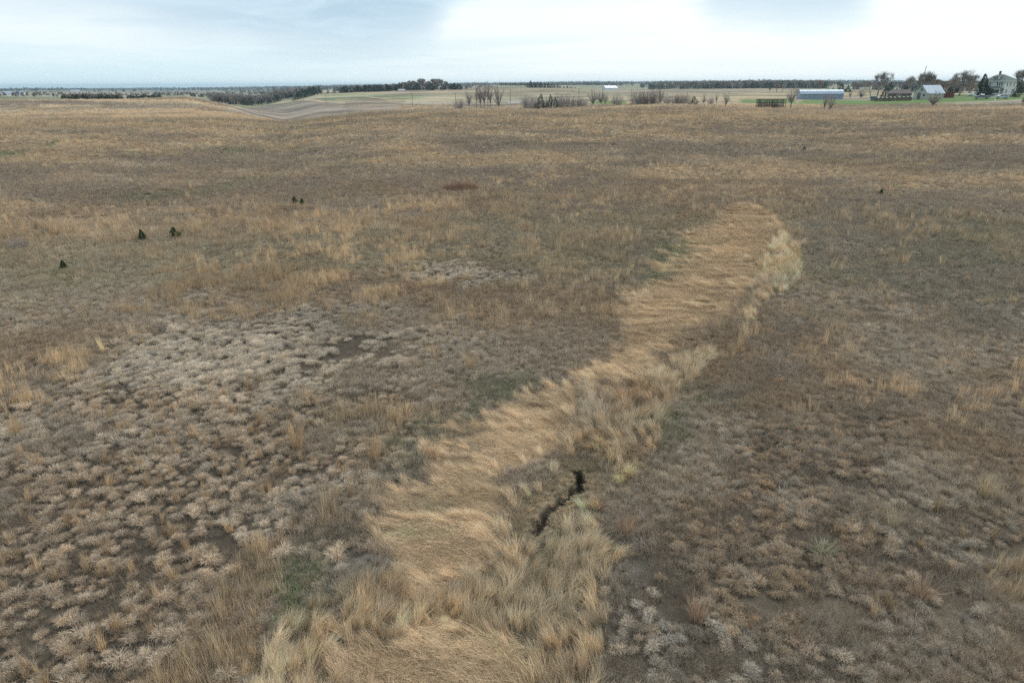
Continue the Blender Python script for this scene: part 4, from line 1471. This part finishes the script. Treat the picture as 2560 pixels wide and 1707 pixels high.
# pond
pm = bpy.data.materials.new('pond_water')
pm.use_nodes = True
_b = pm.node_tree.nodes['Principled BSDF']
_b.inputs['Base Color'].default_value = (.10, .12, .12, 1)
_b.inputs['Roughness'].default_value = .12
_b.inputs['IOR'].default_value = 1.33
mb = MB()
mb.poly([(PONDC[0] + 6.4 * math.cos(t) * (1 + .12 * math.sin(3 * t)), PONDC[1] + 13 * math.sin(t), PONDC[2]) for t in np.linspace(0, 2 * math.pi, 40, endpoint=False)])
kind(mb.build('pond', pm), 'structure', 'small bright pond in the hollow')


def strip(name, pts, w, m, label, lift=.12):
    """a track draped over the ground through (column, distance) points"""
    P3 = []
    for (u0, d0), (u1, d1) in zip(pts[:-1], pts[1:]):
        for k_ in range(12):
            t = k_ / 12
            x, y, z, a = place(u0 + (u1 - u0) * t, d0 + (d1 - d0) * t)
            P3.append(Vector((x, y, z + lift)))
    mb = MB()
    L_ = []
    for i in range(len(P3)):
        t = (P3[min(i + 1, len(P3) - 1)] - P3[max(i - 1, 0)])
        t.z = 0
        n_ = Vector((-t.y, t.x, 0)).normalized() * w / 2
        l_, r_ = P3[i] - n_, P3[i] + n_
        l_.z, r_.z = float(H(l_.x, l_.y)[0]) + lift, float(H(r_.x, r_.y)[0]) + lift
        L_.append((l_, r_))
    for (a1, b1), (a2, b2) in zip(L_[:-1], L_[1:]):
        mb.poly([a1, b1, b2, a2])
    return kind(mb.build(name, m), 'structure', label)


GRAVEL = mat('pale_gravel', (.42, .38, .32), .95, noise_scale=.6, noise_amt=.2)
DIRT = mat('tan_dirt', (.36, .27, .18), .95, noise_scale=.4, noise_amt=.2)
strip('gravel_drive', [(2382, 372), (2440, 374), (2500, 376), (2600, 378)], 3.4, GRAVEL, 'pale gravel drive across the farm lawn')
strip('dirt_track', [(2470, 322), (2520, 325), (2620, 330)], 5.0, DIRT, 'tan dirt track at the right edge of the lawn')
strip('valley_track', [(735, 800), (765, 750), (790, 680), (812, 600)], 8.0, DIRT, 'pale track on the grey brown valley slope', .25)
strip('valley_track', [(880, 740), (920, 720), (960, 650), (1010, 560)], 7.0, DIRT, 'second pale track curving down the grey brown slope', .25)

# ------------------------------------------------------------------ buildings
SIDING = mat('white_siding', (.66, .67, .64), .7, wave=('Z', 2.4, .5), noise_amt=.07)
TRIM = mat('white_trim', (.72, .73, .70), .6, noise_amt=.05)
SHINGLE = mat('grey_green_shingles', (.11, .135, .12), .9, bump=.5, bump_scale=14)
GLASS = mat('dark_glass', (.03, .035, .04), .12, spec=.6, noise_amt=.05)
METALR = mat('pale_blue_metal_roof', (.33, .40, .48), .38, metal=.35, wave=('X', 2.6, .5), noise_amt=.08)
METALW = mat('light_metal_siding', (.24, .30, .36), .5, metal=.2, wave=('X', 3.2, .4), noise_amt=.08)
WHITEM = mat('white_metal_siding', (.58, .61, .63), .5, wave=('X', 3.2, .3), noise_amt=.05)
OLDWOOD = mat('weathered_grey_wood', (.24, .215, .18), .95, bump=.4, noise_amt=.35)
DARKWOOD = mat('dark_old_wood', (.12, .10, .085), .95, bump=.4, noise_amt=.35)
STONEW = mat('weathered_white_boards', (.42, .42, .38), .9, wave=('X', 2.0, .7), noise_amt=.25)
CREAM = mat('cream_boards', (.46, .45, .33), .85, wave=('X', 2.0, .5), noise_amt=.15)
BROWNR = mat('brown_old_roof', (.19, .16, .145), .95, bump=.5, noise_amt=.3)
RED = mat('barn_red', (.13, .04, .035), .75, wave=('Z', 2.5, .6), noise_amt=.15)
BRICK = mat('brick_chimney', (.24, .12, .09), .9, noise_amt=.3)
PORCH = mat('porch_floor', (.25, .25, .24), .8)
DOORM = mat('painted_door', (.16, .20, .18), .6)


def spot(u, d, turn=0.0):
    x, y, z, a = place(u, d)
    return (x, y, z), -a + math.radians(turn)


# farmhouse
loc, rz = spot(2494, 400, -30)
house = thing('farmhouse', 'white two storey farmhouse with green grey hip roof, dormer and front porch', 'house', loc, rz)
W, D, E, RZ = 9.8, 9.2, 6.3, 9.1
mb = MB()
mb.box((0, 0, E / 2 + .2), (W, D, E - .4 + .0))
mb.build('wall', SIDING, house)
MB().box((0, 0, -.2), (W + .1, D + .1, 1.2)).build('foundation', mat('grey_foundation', (.25, .24, .23), .9), house)
mb = MB()
o_ = .75
a1 = [(-W / 2 - o_, -D / 2 - o_, E), (W / 2 + o_, -D / 2 - o_, E), (W / 2 + o_, D / 2 + o_, E), (-W / 2 - o_, D / 2 + o_, E)]
r1, r2 = (-.9, 0, RZ), (.9, 0, RZ)
for p in ([a1[0], a1[1], r2, r1], [a1[1], a1[2], r2], [a1[2], a1[3], r1, r2], [a1[3], a1[0], r1]):
    mb.poly(p)
roof = mb.build('roof', SHINGLE, house)
mb = MB()
for c_, s_ in (((0, -D / 2 - o_, E - .13), (W + 2 * o_, .12, .24)), ((0, D / 2 + o_, E - .13), (W + 2 * o_, .12, .24)), ((W / 2 + o_, 0, E - .13), (.12, D + 2 * o_ - .12, .24)), ((-W / 2 - o_, 0, E - .13), (.12, D + 2 * o_ - .12, .24)), ((0, 0, E - .04), (W + 2 * o_ - .14, D + 2 * o_ - .14, .05))):
    mb.box(c_, s_)
mb.build('eaves', TRIM, house)
ch = MB().box((-1.6, 1.2, RZ + .2), (.7, .7, 2.4)).build('chimney', BRICK, roof)
# dormer
dm = MB().box((0, -D / 2 + 1.6, E + 1.05), (2.9, 2.2, 1.5)).build('dormer', SIDING, house)
mb = MB()
dz, dy = E + 1.8, -D / 2 + .15
for p in ([(-1.9, dy, dz), (1.9, dy, dz), (.5, dy + 2.0, dz + .85), (-.5, dy + 2.0, dz + .85)], [(1.9, dy, dz), (1.9, dy + 3.4, dz), (.5, dy + 2, dz + .85)], [(-1.9, dy + 3.4, dz), (-1.9, dy, dz), (-.5, dy + 2, dz + .85)], [(-1.9, dy, dz), (-1.9, dy + 3.4, dz), (1.9, dy + 3.4, dz), (1.9, dy, dz)]):
    mb.poly(p)
mb.build('dormer_roof', SHINGLE, dm)
for xx in (-.75, 0, .75):
    MB().box((xx, -D / 2 + .47, E + 1.15), (.55, .06, .75)).build('dormer_window', GLASS, dm)


def window(parent, x, y, z, w, h, side=False, name='window'):
    mb = MB()
    t = .12
    if not side:
        for c_, s_ in (((x, y, z + h / 2 + t / 2), (w + 2 * t, .10, t)), ((x, y, z - h / 2 - t / 2), (w + 2 * t, .14, t)), ((x - w / 2 - t / 2, y, z), (t, .10, h)), ((x + w / 2 + t / 2, y, z), (t, .10, h)), ((x, y, z), (w, .06, .06))):
            mb.box(c_, s_)
        f = mb.build(name, TRIM, parent)
        MB().box((x, y + .012, z), (w, .03, h)).build('pane', GLASS, f)
    else:
        for c_, s_ in (((x, y, z + h / 2 + t / 2), (.10, w + 2 * t, t)), ((x, y, z - h / 2 - t / 2), (.14, w + 2 * t, t)), ((x, y - w / 2 - t / 2, z), (.10, t, h)), ((x, y + w / 2 + t / 2, z), (.10, t, h)), ((x, y, z), (.06, w, .06))):
            mb.box(c_, s_)
        f = mb.build(name, TRIM, parent)
        MB().box((x - .012, y, z), (.03, w, h)).build('pane', GLASS, f)


for xx in (-3.6, -2.6, -1.6, 1.7, 2.7, 3.7):
    window(house, xx, -D / 2 - .04, 4.9, .62, 1.45)
for yy in (-2.9, -.4, 2.4):
    window(house, W / 2 + .04, yy, 4.8, .8, 1.45, True)
for yy in (-2.6, 1.8):
    window(house, W / 2 + .04, yy, 1.95, .9, 1.5, True)
for xx in (-3.0, 2.6):
    window(house, xx, -D / 2 - .04, 1.9, 1.5, 1.5)
dr = MB().box((0, -D / 2 - .05, 1.5), (1.0, .08, 2.1)).build('door', DOORM, house)
MB().box((.38, -D / 2 - .12, 1.45), (.07, .06, .07)).build('handle', mat('brass', (.5, .38, .15), .4, .8), dr)
# porch
PW, PD = 9.4, 2.5
pf = -D / 2 - PD
porch = MB().box((0, -D / 2 - PD / 2 - .06, .22), (PW, PD, .35)).build('porch', PORCH, house)
mb = MB()
ez, tz = 2.95, 4.0
e = [(-PW / 2 - .5, pf - .5, ez), (PW / 2 + .5, pf - .5, ez), (PW / 2 + .5, -D / 2 - .02, ez), (-PW / 2 - .5, -D / 2 - .02, ez)]
t1, t2 = (-PW / 2 + 2.2, -D / 2 - .02, tz), (PW / 2 - 2.2, -D / 2 - .02, tz)
for p in ([e[0], e[1], t2, t1], [e[1], e[2], t2], [e[3], e[0], t1], [e[0], e[3], e[2], e[1]]):
    mb.poly(p)
mb.build('porch_roof', SHINGLE, house)
MB().box((0, pf - .46, ez - .14), (PW + .9, .1, .22)).build('porch_fascia', TRIM, house)
for xx in (-4.5, -1.5, 1.5, 4.5):
    MB().box((xx, pf + .15, 1.62), (.28, .28, 2.45)).build('porch_column', TRIM, house)
for x0, x1 in ((-4.3, -1.7), (1.7, 4.3)):
    MB().box(((x0 + x1) / 2, pf + .15, .8), (x1 - x0, .1, .75)).build('porch_panel', TRIM, house)
mb = MB()
for i in range(3):
    mb.box((0, pf - .25 - .28 * i, .3 - .12 * i), (1.8, .3, .12))
mb.build('steps', PORCH, house)

# barn with metal roof, gable to the left
loc, rz = spot(2322, 356, -42)
barn = thing('barn', 'small weathered whitish barn with pale blue metal roof and lean-to gable', 'barn', loc, rz)
# gable faces local -y; ridge along y
mb = MB()
prof = [(-3.4, -.3), (3.4, -.3), (3.4, 2.4), (.6, 5.2), (-3.0, 3.0), (-3.4, 2.2)]
mb.extrude(prof, -4.6, 4.6)
mb.build('wall', STONEW, barn)
mb = MB()
for prf in ([(.6, 5.24), (3.9, 1.98), (3.9, 2.10), (.6, 5.38)], [(.6, 5.24), (.6, 5.38), (-3.75, 2.72), (-3.75, 2.6)]):
    mb.extrude(prf, -4.9, 4.9)
mb.build('roof', METALR, barn)
MB().box((-.6, -4.66, 1.1), (1.5, .12, 2.5)).build('door', DARKWOOD, barn)
MB().box((1.9, -4.66, 1.5), (.8, .1, .9)).build('window', GLASS, barn)
MB().box((.4, -4.66, 3.6), (.8, .1, .8)).build('window', GLASS, barn)
MB().box((3.45, -1.5, 1.2), (.1, 3.0, 2.0)).build('side_panel', CREAM, barn)

# red shed
loc, rz = spot(2369, 366, 5)
shed = thing('red_shed', 'low dark red board shed right of the barn', 'shed', loc, rz)
MB().box((0, 0, 1.15), (4.9, 2.6, 2.5)).build('wall', RED, shed)
MB().box((0, 0, 2.46), (5.3, 3.0, .12)).build('roof', mat('dark_felt', (.16, .06, .05), .9), shed)
for i in range(6):
    MB().box((-2.05 + i * .82, -1.33, 1.15), (.76, .05, 2.35)).build('plank', RED, shed)

# low shed with brown roof
loc, rz = spot(2250, 388, -20)
lows = thing('low_shed', 'long low shed with weathered brown roof behind the hay bales', 'shed', loc, rz)
MB().box((0, 0, .9), (9.0, 4.2, 2.2)).build('wall', DARKWOOD, lows)
mb = MB()
for p in ([(-4.9, -2.6, 1.9), (4.9, -2.6, 1.9), (3.9, 0, 3.7), (-3.9, 0, 3.7)], [(4.9, 2.6, 1.9), (-4.9, 2.6, 1.9), (-3.9, 0, 3.7), (3.9, 0, 3.7)], [(4.9, -2.6, 1.9), (4.9, 2.6, 1.9), (3.9, 0, 3.7)], [(-4.9, 2.6, 1.9), (-4.9, -2.6, 1.9), (-3.9, 0, 3.7)]):
    mb.poly(p)
mb.build('roof', BROWNR, lows)
MB().box((.5, -2.13, .9), (2.2, .08, 1.8)).build('door', OLDWOOD, lows)

# little blue shed at the left end of the bales
loc, rz = spot(2187, 352, -8)
bl = thing('blue_shed', 'little blue shed with flat grey roof at the left end of the hay bales', 'shed', loc, rz)
MB().box((0, 0, .8), (2.5, 2.2, 1.8)).build('wall', mat('blue_board', (.10, .17, .24), .7), bl)
MB().box((0, 0, 1.79), (3.1, 2.9, .16)).build('roof', mat('grey_sheet', (.48, .52, .54), .5), bl)
MB().box((.2, -1.13, .7), (.9, .06, 1.4)).build('door', DARKWOOD, bl)

# round hay bales
HAYD = mat('dark_hay', (.13, .11, .07), .95, bump=.8, bump_scale=9, noise_amt=.4)
COVER = mat('white_bale_wrap', (.62, .64, .64), .5, noise_amt=.06)
bale_u = [2193.5, 2205, 2215.5, 2226, 2236, 2247, 2258, 2267.5, 2277]
b_body, b_cov = None, None
n_bale = ['leftmost round bale beside the little blue shed', 'second round bale from the blue shed', 'third round bale from the blue shed', 'fourth round bale from the blue shed', 'middle round bale of the row of nine', 'fourth round bale from the right end of the row', 'third round bale from the right end of the row', 'second round bale from the right end of the row', 'rightmost round bale nearest the barn']
for i, u in enumerate(bale_u):
    loc, rz = spot(u, 345, -8)
    o = thing('hay_bale', n_bale[i] + ', white wrap on top', 'hay bale', loc, rz, 'round hay bales in a row')
    if b_body is None:
        mb = MB()
        mb.tube((0, -.75, .8), (0, .75, .8), .85, .85, 18)
        b_body = mb.mesh('bale', HAYD)
        mb = MB()
        ang = [math.radians(25 + k_ * 13) for k_ in range(11)]
        prf = [(math.cos(t) * .90, .8 + math.sin(t) * .90) for t in ang] + [(math.cos(t) * .86, .8 + math.sin(t) * .86) for t in reversed(ang)]
        mb.extrude(prf, -.62, .85)
        b_cov = mb.mesh('cover', COVER)
    link('bale', b_body, o)
    link('cover', b_cov, o)

# long metal building, gable to the right
loc, rz = spot(2050, 392, 16)
mt = thing('metal_building', 'long low pale blue metal building with white gable behind two bare trees', 'shed', loc, rz)
mb = MB()
L2 = 10.2
prof = [(-3.6, -.5), (3.6, -.5), (3.6, 2.6), (2.6, 3.7), (1.0, 4.4), (-1.0, 4.4), (-2.6, 3.7), (-3.6, 2.6)]


def ext_x(mb, prof, x0, x1):
    n = len(prof)
    i = len(mb.v)
    for xx in (x0, x1):
        for (py, pz) in prof:
            mb.v.append((xx, py, pz))
    for k_ in range(n):
        mb.f.append((i + k_, i + (k_ + 1) % n, i + n + (k_ + 1) % n, i + n + k_))
        mb.bv.append(.5)
    mb.f.append(tuple(i + n - 1 - k_ for k_ in range(n)))
    mb.f.append(tuple(i + n + k_ for k_ in range(n)))
    mb.bv += [.5, .5]


ext_x(mb, prof, -L2, L2)
mb.build('wall', METALW, mt)
mb = MB()
for (y0, z0), (y1, z1) in zip([(-3.85, 2.5), (-2.6, 3.74), (-1.0, 4.44), (1.0, 4.44), (2.6, 3.74)], [(-2.6, 3.74), (-1.0, 4.44), (1.0, 4.44), (2.6, 3.74), (3.85, 2.5)]):
    ext_x(mb, [(y0, z0), (y1, z1), (y1, z1 + .08), (y0, z0 + .08)], -L2 - .2, L2 + .2)
mb.build('roof', METALR, mt)
MB().box((L2 + .04, 0, 1.4), (.1, 2.6, 2.8)).build('door', WHITEM, mt)
for i in range(8):
    MB().box((-L2 + 1.3 + i * 2.5, -3.63, 1.05), (.12, .08, 2.9)).build('post', METALW, mt)
mb = MB()
ext_x(mb, [(-3.5, 0), (3.5, 0), (3.5, 2.55), (2.55, 3.62), (.95, 4.3), (-.95, 4.3), (-2.55, 3.62), (-3.5, 2.55)], L2, L2 + .03)
mb.build('gable', WHITEM, mt)

# log / slat pen
loc, rz = spot(1930, 300, 12)
pen = thing('log_pen', 'weathered open corn crib of upright poles and rails left of the bare tree', 'corn crib', loc, rz)
PL, PWd, PH = 10.4, 3.0, 3.3
pr = random.Random(8)
PENWOOD = mat('dark_weathered_wood', (.085, .075, .06), .95, bump=.4, noise_amt=.35)
pole = MB().tube((0, 0, -.3), (0, 0, PH), .10, .085, 6).mesh('post', PENWOOD)
for i in range(11):
    for yy in (-PWd / 2, PWd / 2):
        o = link('post', pole, pen)
        o.location = (-PL / 2 + i * PL / 10, yy + pr.uniform(-.05, .05), 0)
        o.rotation_euler = (pr.uniform(-.02, .02), pr.uniform(-.03, .03), 0)
for yy in (-PWd / 2 - .13, PWd / 2 + .13):
    for zz_ in (PH - .12, 1.9, .7):
        MB().tube((-PL / 2 - .3, yy, zz_), (PL / 2 + .3, yy, zz_ + pr.uniform(-.05, .05)), .09, .08, 6).build('rail', PENWOOD, pen)
for xx in (-PL / 2, PL / 2):
    MB().tube((xx, -PWd / 2, PH - .1), (xx, PWd / 2, PH - .1), .09, .08, 6).build('rail', PENWOOD, pen)
sl = MB().box((0, 0, PH / 2), (.12, .05, PH - .3)).mesh('slat', PENWOOD)
for i in range(30):
    if pr.random() < .78:
        o = link('slat', sl, pen)
        o.location = (-PL / 2 + .25 + i * (PL - .5) / 29, -PWd / 2 + .15, 0)
        o.rotation_euler = (0, pr.uniform(-.03, .03), 0)
    if pr.random() < .7:
        o = link('slat', sl, pen)
        o.location = (-PL / 2 + .25 + i * (PL - .5) / 29, PWd / 2 - .15, 0)
        o.rotation_euler = (0, pr.uniform(-.04, .04), 0)
mb = MB()
for _ in range(60):
    x0 = pr.uniform(-PL / 2 + .4, PL / 2 - 2.0)
    y0 = pr.uniform(-1.1, 1.1)
    z0 = pr.uniform(0, 2.3) * pr.random()
    mb.tube((x0, y0, z0 + .1), (x0 + pr.uniform(1.2, 2), y0 + pr.uniform(-.3, .3), z0 + pr.uniform(0, .5)), .08, .05, 4)
o = mb.build('stored_wood', DARKWOOD, pen)
o['kind'] = 'stuff'


def simple_shed(u, d, w, dp, h, rh, turn, name, label, wm_, rm, door=True):
    loc, rz = spot(u, d, turn)
    t = thing(name, label, 'shed', loc, rz)
    mb = MB()
    ext_x(mb, [(-dp / 2, -.4), (dp / 2, -.4), (dp / 2, h), (0, h + rh), (-dp / 2, h)], -w / 2, w / 2)
    mb.build('wall', wm_, t)
    mb = MB()
    for s_ in (-1, 1):
        ext_x(mb, [(0, h + rh + .02), (s_ * (dp / 2 + .4), h - .4 * rh / (dp / 2) + .02), (s_ * (dp / 2 + .4), h - .4 * rh / (dp / 2) + .15), (0, h + rh + .15)], -w / 2 - .3, w / 2 + .3)
    mb.build('roof', rm, t)
    if door:
        MB().box((w * .2, -dp / 2 - .04, h * .4), (w * .14, .08, h * .8)).build('door', TRIM, t)
    return t


simple_shed(1524, 940, 17, 9, 3.4, 2.2, 28, 'long_shed', 'long white metal shed with grey roof on the green slope at centre right', WHITEM, METALR)
simple_shed(1004, 868, 7.5, 4.5, 1.7, .9, 20, 'small_shed', 'small pale shed against the dark windbreak on the far hill', WHITEM, mat('pinkish_roof', (.45, .40, .38), .7))
simple_shed(18, 1500, 14, 9, 4, 2, 20, 'distant_barn', 'tiny white barn in the far valley, left of the two at the left edge', WHITEM, METALR)
simple_shed(45, 1500, 18, 9, 4, 2, -20, 'distant_barn', 'tiny white barn in the far valley, right of the two at the left edge', WHITEM, METALR)
simple_shed(1692, 3000, 22, 14, 5, 4, 10, 'distant_barn', 'tiny white farm building on the far ridge above the thicket row', WHITEM, METALR)
simple_shed(190, 2600, 26, 12, 5, 3, 10, 'distant_barn', 'pale speck of a farm building on the distant plain at the left', WHITEM, METALR)
simple_shed(1990, 3300, 30, 14, 5, 4, -10, 'distant_barn', 'pale farm building on the distant ridge above the metal shed', WHITEM, METALR)

# utility poles
WOODP = mat('pole_wood', (.20, .16, .12), .9, noise_amt=.3)


def pole_(u, vt, d, label, lean=0.0, arm=True, r=.16):
    x, y, z, a = place(u, d)
    h = (CAMZ - d * float(az_dep(u, vt)[1])) - z
    o = thing('utility_pole', label, 'pole', (x, y, z), -a)
    MB().tube((0, 0, -.5), (math.sin(lean) * h, 0, h), r, r * .65, 8).build('mast', WOODP, o)
    if arm:
        cx_ = math.sin(lean) * h * .95
        MB().box((cx_, -.14, h * .95), (2.2, .12, .12)).build('crossarm', WOODP, o)
        for k_ in (-1, 0, 1):
            MB().tube((cx_ + k_ * .95, -.14, h * .95 + .06), (cx_ + k_ * .95, -.14, h * .95 + .26), .05, .04, 6).build('insulator', mat('insulator_grey', (.35, .36, .36), .4), o)
    return o


pole_(1030, 232, 440, 'wooden utility pole standing left of the grove, leftmost of the two there')
pole_(1138, 232, 430, 'wooden utility pole closer to the grove, beside the low shrub')
pole_(1276, 224, 432, 'wooden utility pole in front of the pond')
pole_(1447, 222, 420, 'wooden utility pole just left of the big round bare tree')
pole_(813, 235, 620, 'thin utility pole on the grey brown valley slope')
pole_(757, 233, 760, 'faint utility pole by the cedar line on the left slope')
pole_(2295, 166, 405, 'tall leaning mast behind the barn', lean=.10, arm=False, r=.2)

# fence posts below the farm
fp = MB().tube((0, 0, -.2), (0, 0, 1.3), .07, .06, 6).mesh('fence_post', OLDWOOD)
fpr = random.Random(2)
loc0 = spot(1840, 268)[0]
fence = thing('wire_fence', 'low wire fence with wooden posts on the crest below the green lawn', 'fence', loc0, 0)
for i in range(26):
    u = 1660 + i * 26
    x, y, z, a = place(u, 268)
    o = link('post', fp, fence)
    o.location = (x - loc0[0], y - loc0[1], z - loc0[2])
    o.rotation_euler = (fpr.uniform(-.05, .05), fpr.uniform(-.05, .05), 0)
for hh_ in (.5, 1.05):
    mb = MB()
    pv = None
    for i in range(26):
        x, y, z, a = place(1660 + i * 26, 268)
        p = (x - loc0[0], y - loc0[1], z - loc0[2] + hh_)
        if pv:
            mb.tube(pv, p, .01, .01, 3, caps=False)
        pv = p
    mb.build('wire', mat('wire', (.2, .2, .2), .5, .6), fence)
x, y, z, a = place(2491, 335)
o = thing('white_post', 'short white post beside the tan dirt track', 'post', (x, y, z), 0)
MB().box((0, 0, .55), (.22, .22, 1.5)).build('shaft', TRIM, o)
MB().box((0, 0, 1.33), (.3, .3, .08)).build('cap', TRIM, o)

# vehicles
def car(u, d, turn, label, name, cat, color, prof, glass, L_, W_, wheels, bed=None):
    loc, rz = spot(u, d, turn)
    loc = (loc[0], loc[1], loc[2] + .05)
    t = thing(name, label, cat, loc, rz)
    pm_ = bpy.data.materials.new(name + '_paint')
    pm_.use_nodes = True
    b_ = pm_.node_tree.nodes['Principled BSDF']
    b_.inputs['Base Color'].default_value = color + (1,)
    b_.inputs['Roughness'].default_value = .3
    b_.inputs['Coat Weight'].default_value = .5
    mb = MB()
    n = len(prof)
    # rounded sides: three slices, narrower at the roof
    ys = (-W_ / 2, -W_ / 2 + .08, W_ / 2 - .08, W_ / 2)
    sc_ = (.96, 1, 1, .96)
    for yy, s_ in zip(ys, sc_):
        for (px, pz) in prof:
            inset = .16 * max(0, pz - 1.0) * (1 if yy < 0 else -1)
            mb.v.append((px * s_, yy + inset, .35 + (pz - .35) * (s_ * .5 + .5)))
    for j in range(3):
        for k_ in range(n):
            mb.f.append((j * n + k_, j * n + (k_ + 1) % n, (j + 1) * n + (k_ + 1) % n, (j + 1) * n + k_))
            mb.bv.append(.5)
    mb.f.append(tuple(range(n - 1, -1, -1)))
    mb.f.append(tuple(3 * n + k_ for k_ in range(n)))
    mb.bv += [.5, .5]
    body = mb.build('body', pm_, t)
    for sgn in (-1, 1):
        for g_ in glass:
            mb = MB()
            mb.poly([(px, sgn * (W_ / 2 + .012 - .16 * max(0, pz - 1.0)), pz) for px, pz in g_])
            mb.build('window', GLASS, t)
    tyre = MB().tube((0, -.11, 0), (0, .11, 0), .36, .36, 16).mesh('tyre', mat('rubber', (.03, .03, .03), .9))
    rim_ = MB().tube((0, -.12, 0), (0, .12, 0), .2, .2, 10).mesh('rim', mat('steel_rim', (.5, .5, .5), .35, .7))
    for xx in wheels:
        for yy in (-W_ / 2 + .1, W_ / 2 - .1):
            w_ = link('wheel', tyre, t)
            w_.location = (xx, yy, .36)
            link('rim', rim_, w_)
    for yy in (-.65, .65):
        MB().box((L_ / 2 - .02, yy, .8), (.08, .32, .16)).build('headlight', mat('lamp_glass', (.8, .8, .8), .15), t)
    return t


PICK = [(-2.7, .45), (2.65, .45), (2.7, .95), (2.55, 1.12), (1.35, 1.2), (.75, 1.78), (-.55, 1.82), (-.75, 1.2), (-2.7, 1.2)]
PGL = [[(.1, 1.22), (1.1, 1.22), (.7, 1.7), (.1, 1.74)], [(-.62, 1.22), (.02, 1.22), (.02, 1.74), (-.5, 1.74)]]
SUVP = [(-2.3, .42), (2.25, .42), (2.3, .9), (2.1, 1.05), (1.2, 1.15), (.45, 1.66), (-1.9, 1.70), (-2.25, 1.1)]
SGL = [[(-.4, 1.12), (1.0, 1.12), (.4, 1.58), (-.4, 1.62)], [(-1.95, 1.12), (-.5, 1.12), (-.5, 1.62), (-1.75, 1.62)]]
car(2437, 392, 20, 'white pickup parked on the lawn left of the spruce', 'pickup_truck', 'pickup', (.72, .74, .74), PICK, PGL, 5.4, 1.95, (-1.7, 1.75))
car(2457, 352, 190, 'dark grey pickup parked below the spruce on the lawn', 'pickup_truck', 'pickup', (.07, .09, .12), PICK, PGL, 5.4, 1.95, (-1.7, 1.75))
car(2506, 352, 200, 'silver blue car parked in front of the farmhouse porch', 'parked_car', 'car', (.33, .42, .47), SUVP, SGL, 4.6, 1.85, (-1.45, 1.45))

# ------------------------------------------------------------------ far woods (one mass)
WM = plant_mat('far_woods', tint=True, var=.35, transl=.05)
WT = []
for sd, kw in ((31, {}), (32, {'spread': .7}), (33, {'spread': .45, 'oval': .8})):
    tk, cr = bare_mesh(sd, 10, limbs=4, nl=3, twigs=3.0, tw=.16, **kw)
    cr.v, off = cr.v + tk.v, len(cr.v)
    cr.f += [tuple(i + off for i in f) for f in tk.f]
    cr.bv += tk.bv
    WT.append(cr.mesh('wood_kind', WM))
for sd in (34, 35):
    tk, cr = cedar_mesh(sd, 8, .36, 260, card=.9, rough=.3)
    WT.append(cr.mesh('wood_kind', WM))
frs = np.random.RandomState(4)
WL = []


def wood(poly_uv, d0, d1, n, dark=.25, h=1.0, line=False):
    """fill a wooded area between two distances and two photo columns; dark = share of evergreens"""
    u0, u1 = poly_uv
    u = u0 + (u1 - u0) * np.clip(.5 + .56 * (frs.beta(1.6, 1.6, n) - .5) * 2 * .9, -.1, 1.1) if u1 - u0 < 700 else frs.uniform(u0, u1, n)
    d = frs.uniform(d0, d1, n)
    a = np.array([float(az_dep(uu, 215.0)[0]) for uu in u])
    x, y = d * np.sin(a), d * np.cos(a)
    cl = fbm(x, y, 90, 3, 51)
    k_ = (cl > .47) if not line else np.ones(n, bool)
    x, y = x[k_], y[k_]
    z = H(x, y)
    n = len(x)
    ev = (frs.rand(n) < dark) | ((fbm(x, y, 140, 2, 52) > .62) & (frs.rand(n) < dark * 2.5))
    WL.append((np.stack([x, y, z - .3], -1), h * frs.uniform(.75, 1.25, n), ev))


wood((515, 700), 880, 1350, 950, .12)
wood((690, 800), 900, 1500, 600, .35)
wood((-150, 560), 1250, 1900, 750, .3, .6)
wood((560, 1250), 1700, 3200, 2500, .3, .85)
wood((150, 300), 600, 700, 260, .7, .45, True)
wood((310, 400), 640, 740, 90, .7, .4, True)
wood((1600, 2080), 1150, 2100, 2800, .2, 1.1)
wood((1240, 1600), 2300, 3300, 1500, .3)
wood((2080, 2700), 1500, 3200, 1700, .3, 1.0)
wood((1750, 1860), 1050, 1200, 120, .1, .8)
wood((-300, 2900), 5000, 6100, 9500, .5, 1.3, True)
wood((-300, 2900), 3300, 3600, 1500, .3, 1.2)
wood((2080, 2560), 700, 900, 160, .3, .9)
wood((2320, 2600), 455, 520, 60, .2, .7, True)
p_, h_, e_ = (np.concatenate([w_[i] for w_ in WL]) for i in range(3))
n = len(p_)
idx = np.where(e_, 3 + frs.randint(0, 2, n), frs.randint(0, 3, n))
tint = np.where(e_[:, None], np.array([[.045, .065, .035]]), np.array([[.31, .265, .23]])) * frs.uniform(.75, 1.3, (n, 1))
rot = np.stack([np.zeros(n), np.zeros(n), frs.rand(n) * 6.28], -1)
ob = scatter('distant_woods', WT, p_, rot, np.repeat(h_[:, None], 3, 1) * np.array([[1.25, 1.25, 1.0]]), idx, tint, 'grey leafless woods with dark cedars covering the far valleys')

# ------------------------------------------------------------------ air
hm = bpy.data.materials.new('haze')
hm.use_nodes = True
hm.node_tree.nodes.clear()
pv_ = hm.node_tree.nodes.new('ShaderNodeVolumePrincipled')
pv_.inputs['Color'].default_value = (.66, .87, 1.0, 1)
pv_.inputs['Density'].default_value = 0.00010
pv_.inputs['Anisotropy'].default_value = 0.3
ho = hm.node_tree.nodes.new('ShaderNodeOutputMaterial')
hm.node_tree.links.new(pv_.outputs[0], ho.inputs['Volume'])
ztop = max(float(gz.max()) + 14.0, 48.0)
zbot = float(gz.min()) - 1.0
mb = MB()
mb.box((0, 0, (ztop + zbot) / 2), (33500, 33500, ztop - zbot))
kind(mb.build('haze', hm), 'stuff', 'thin blue air haze over the far country')
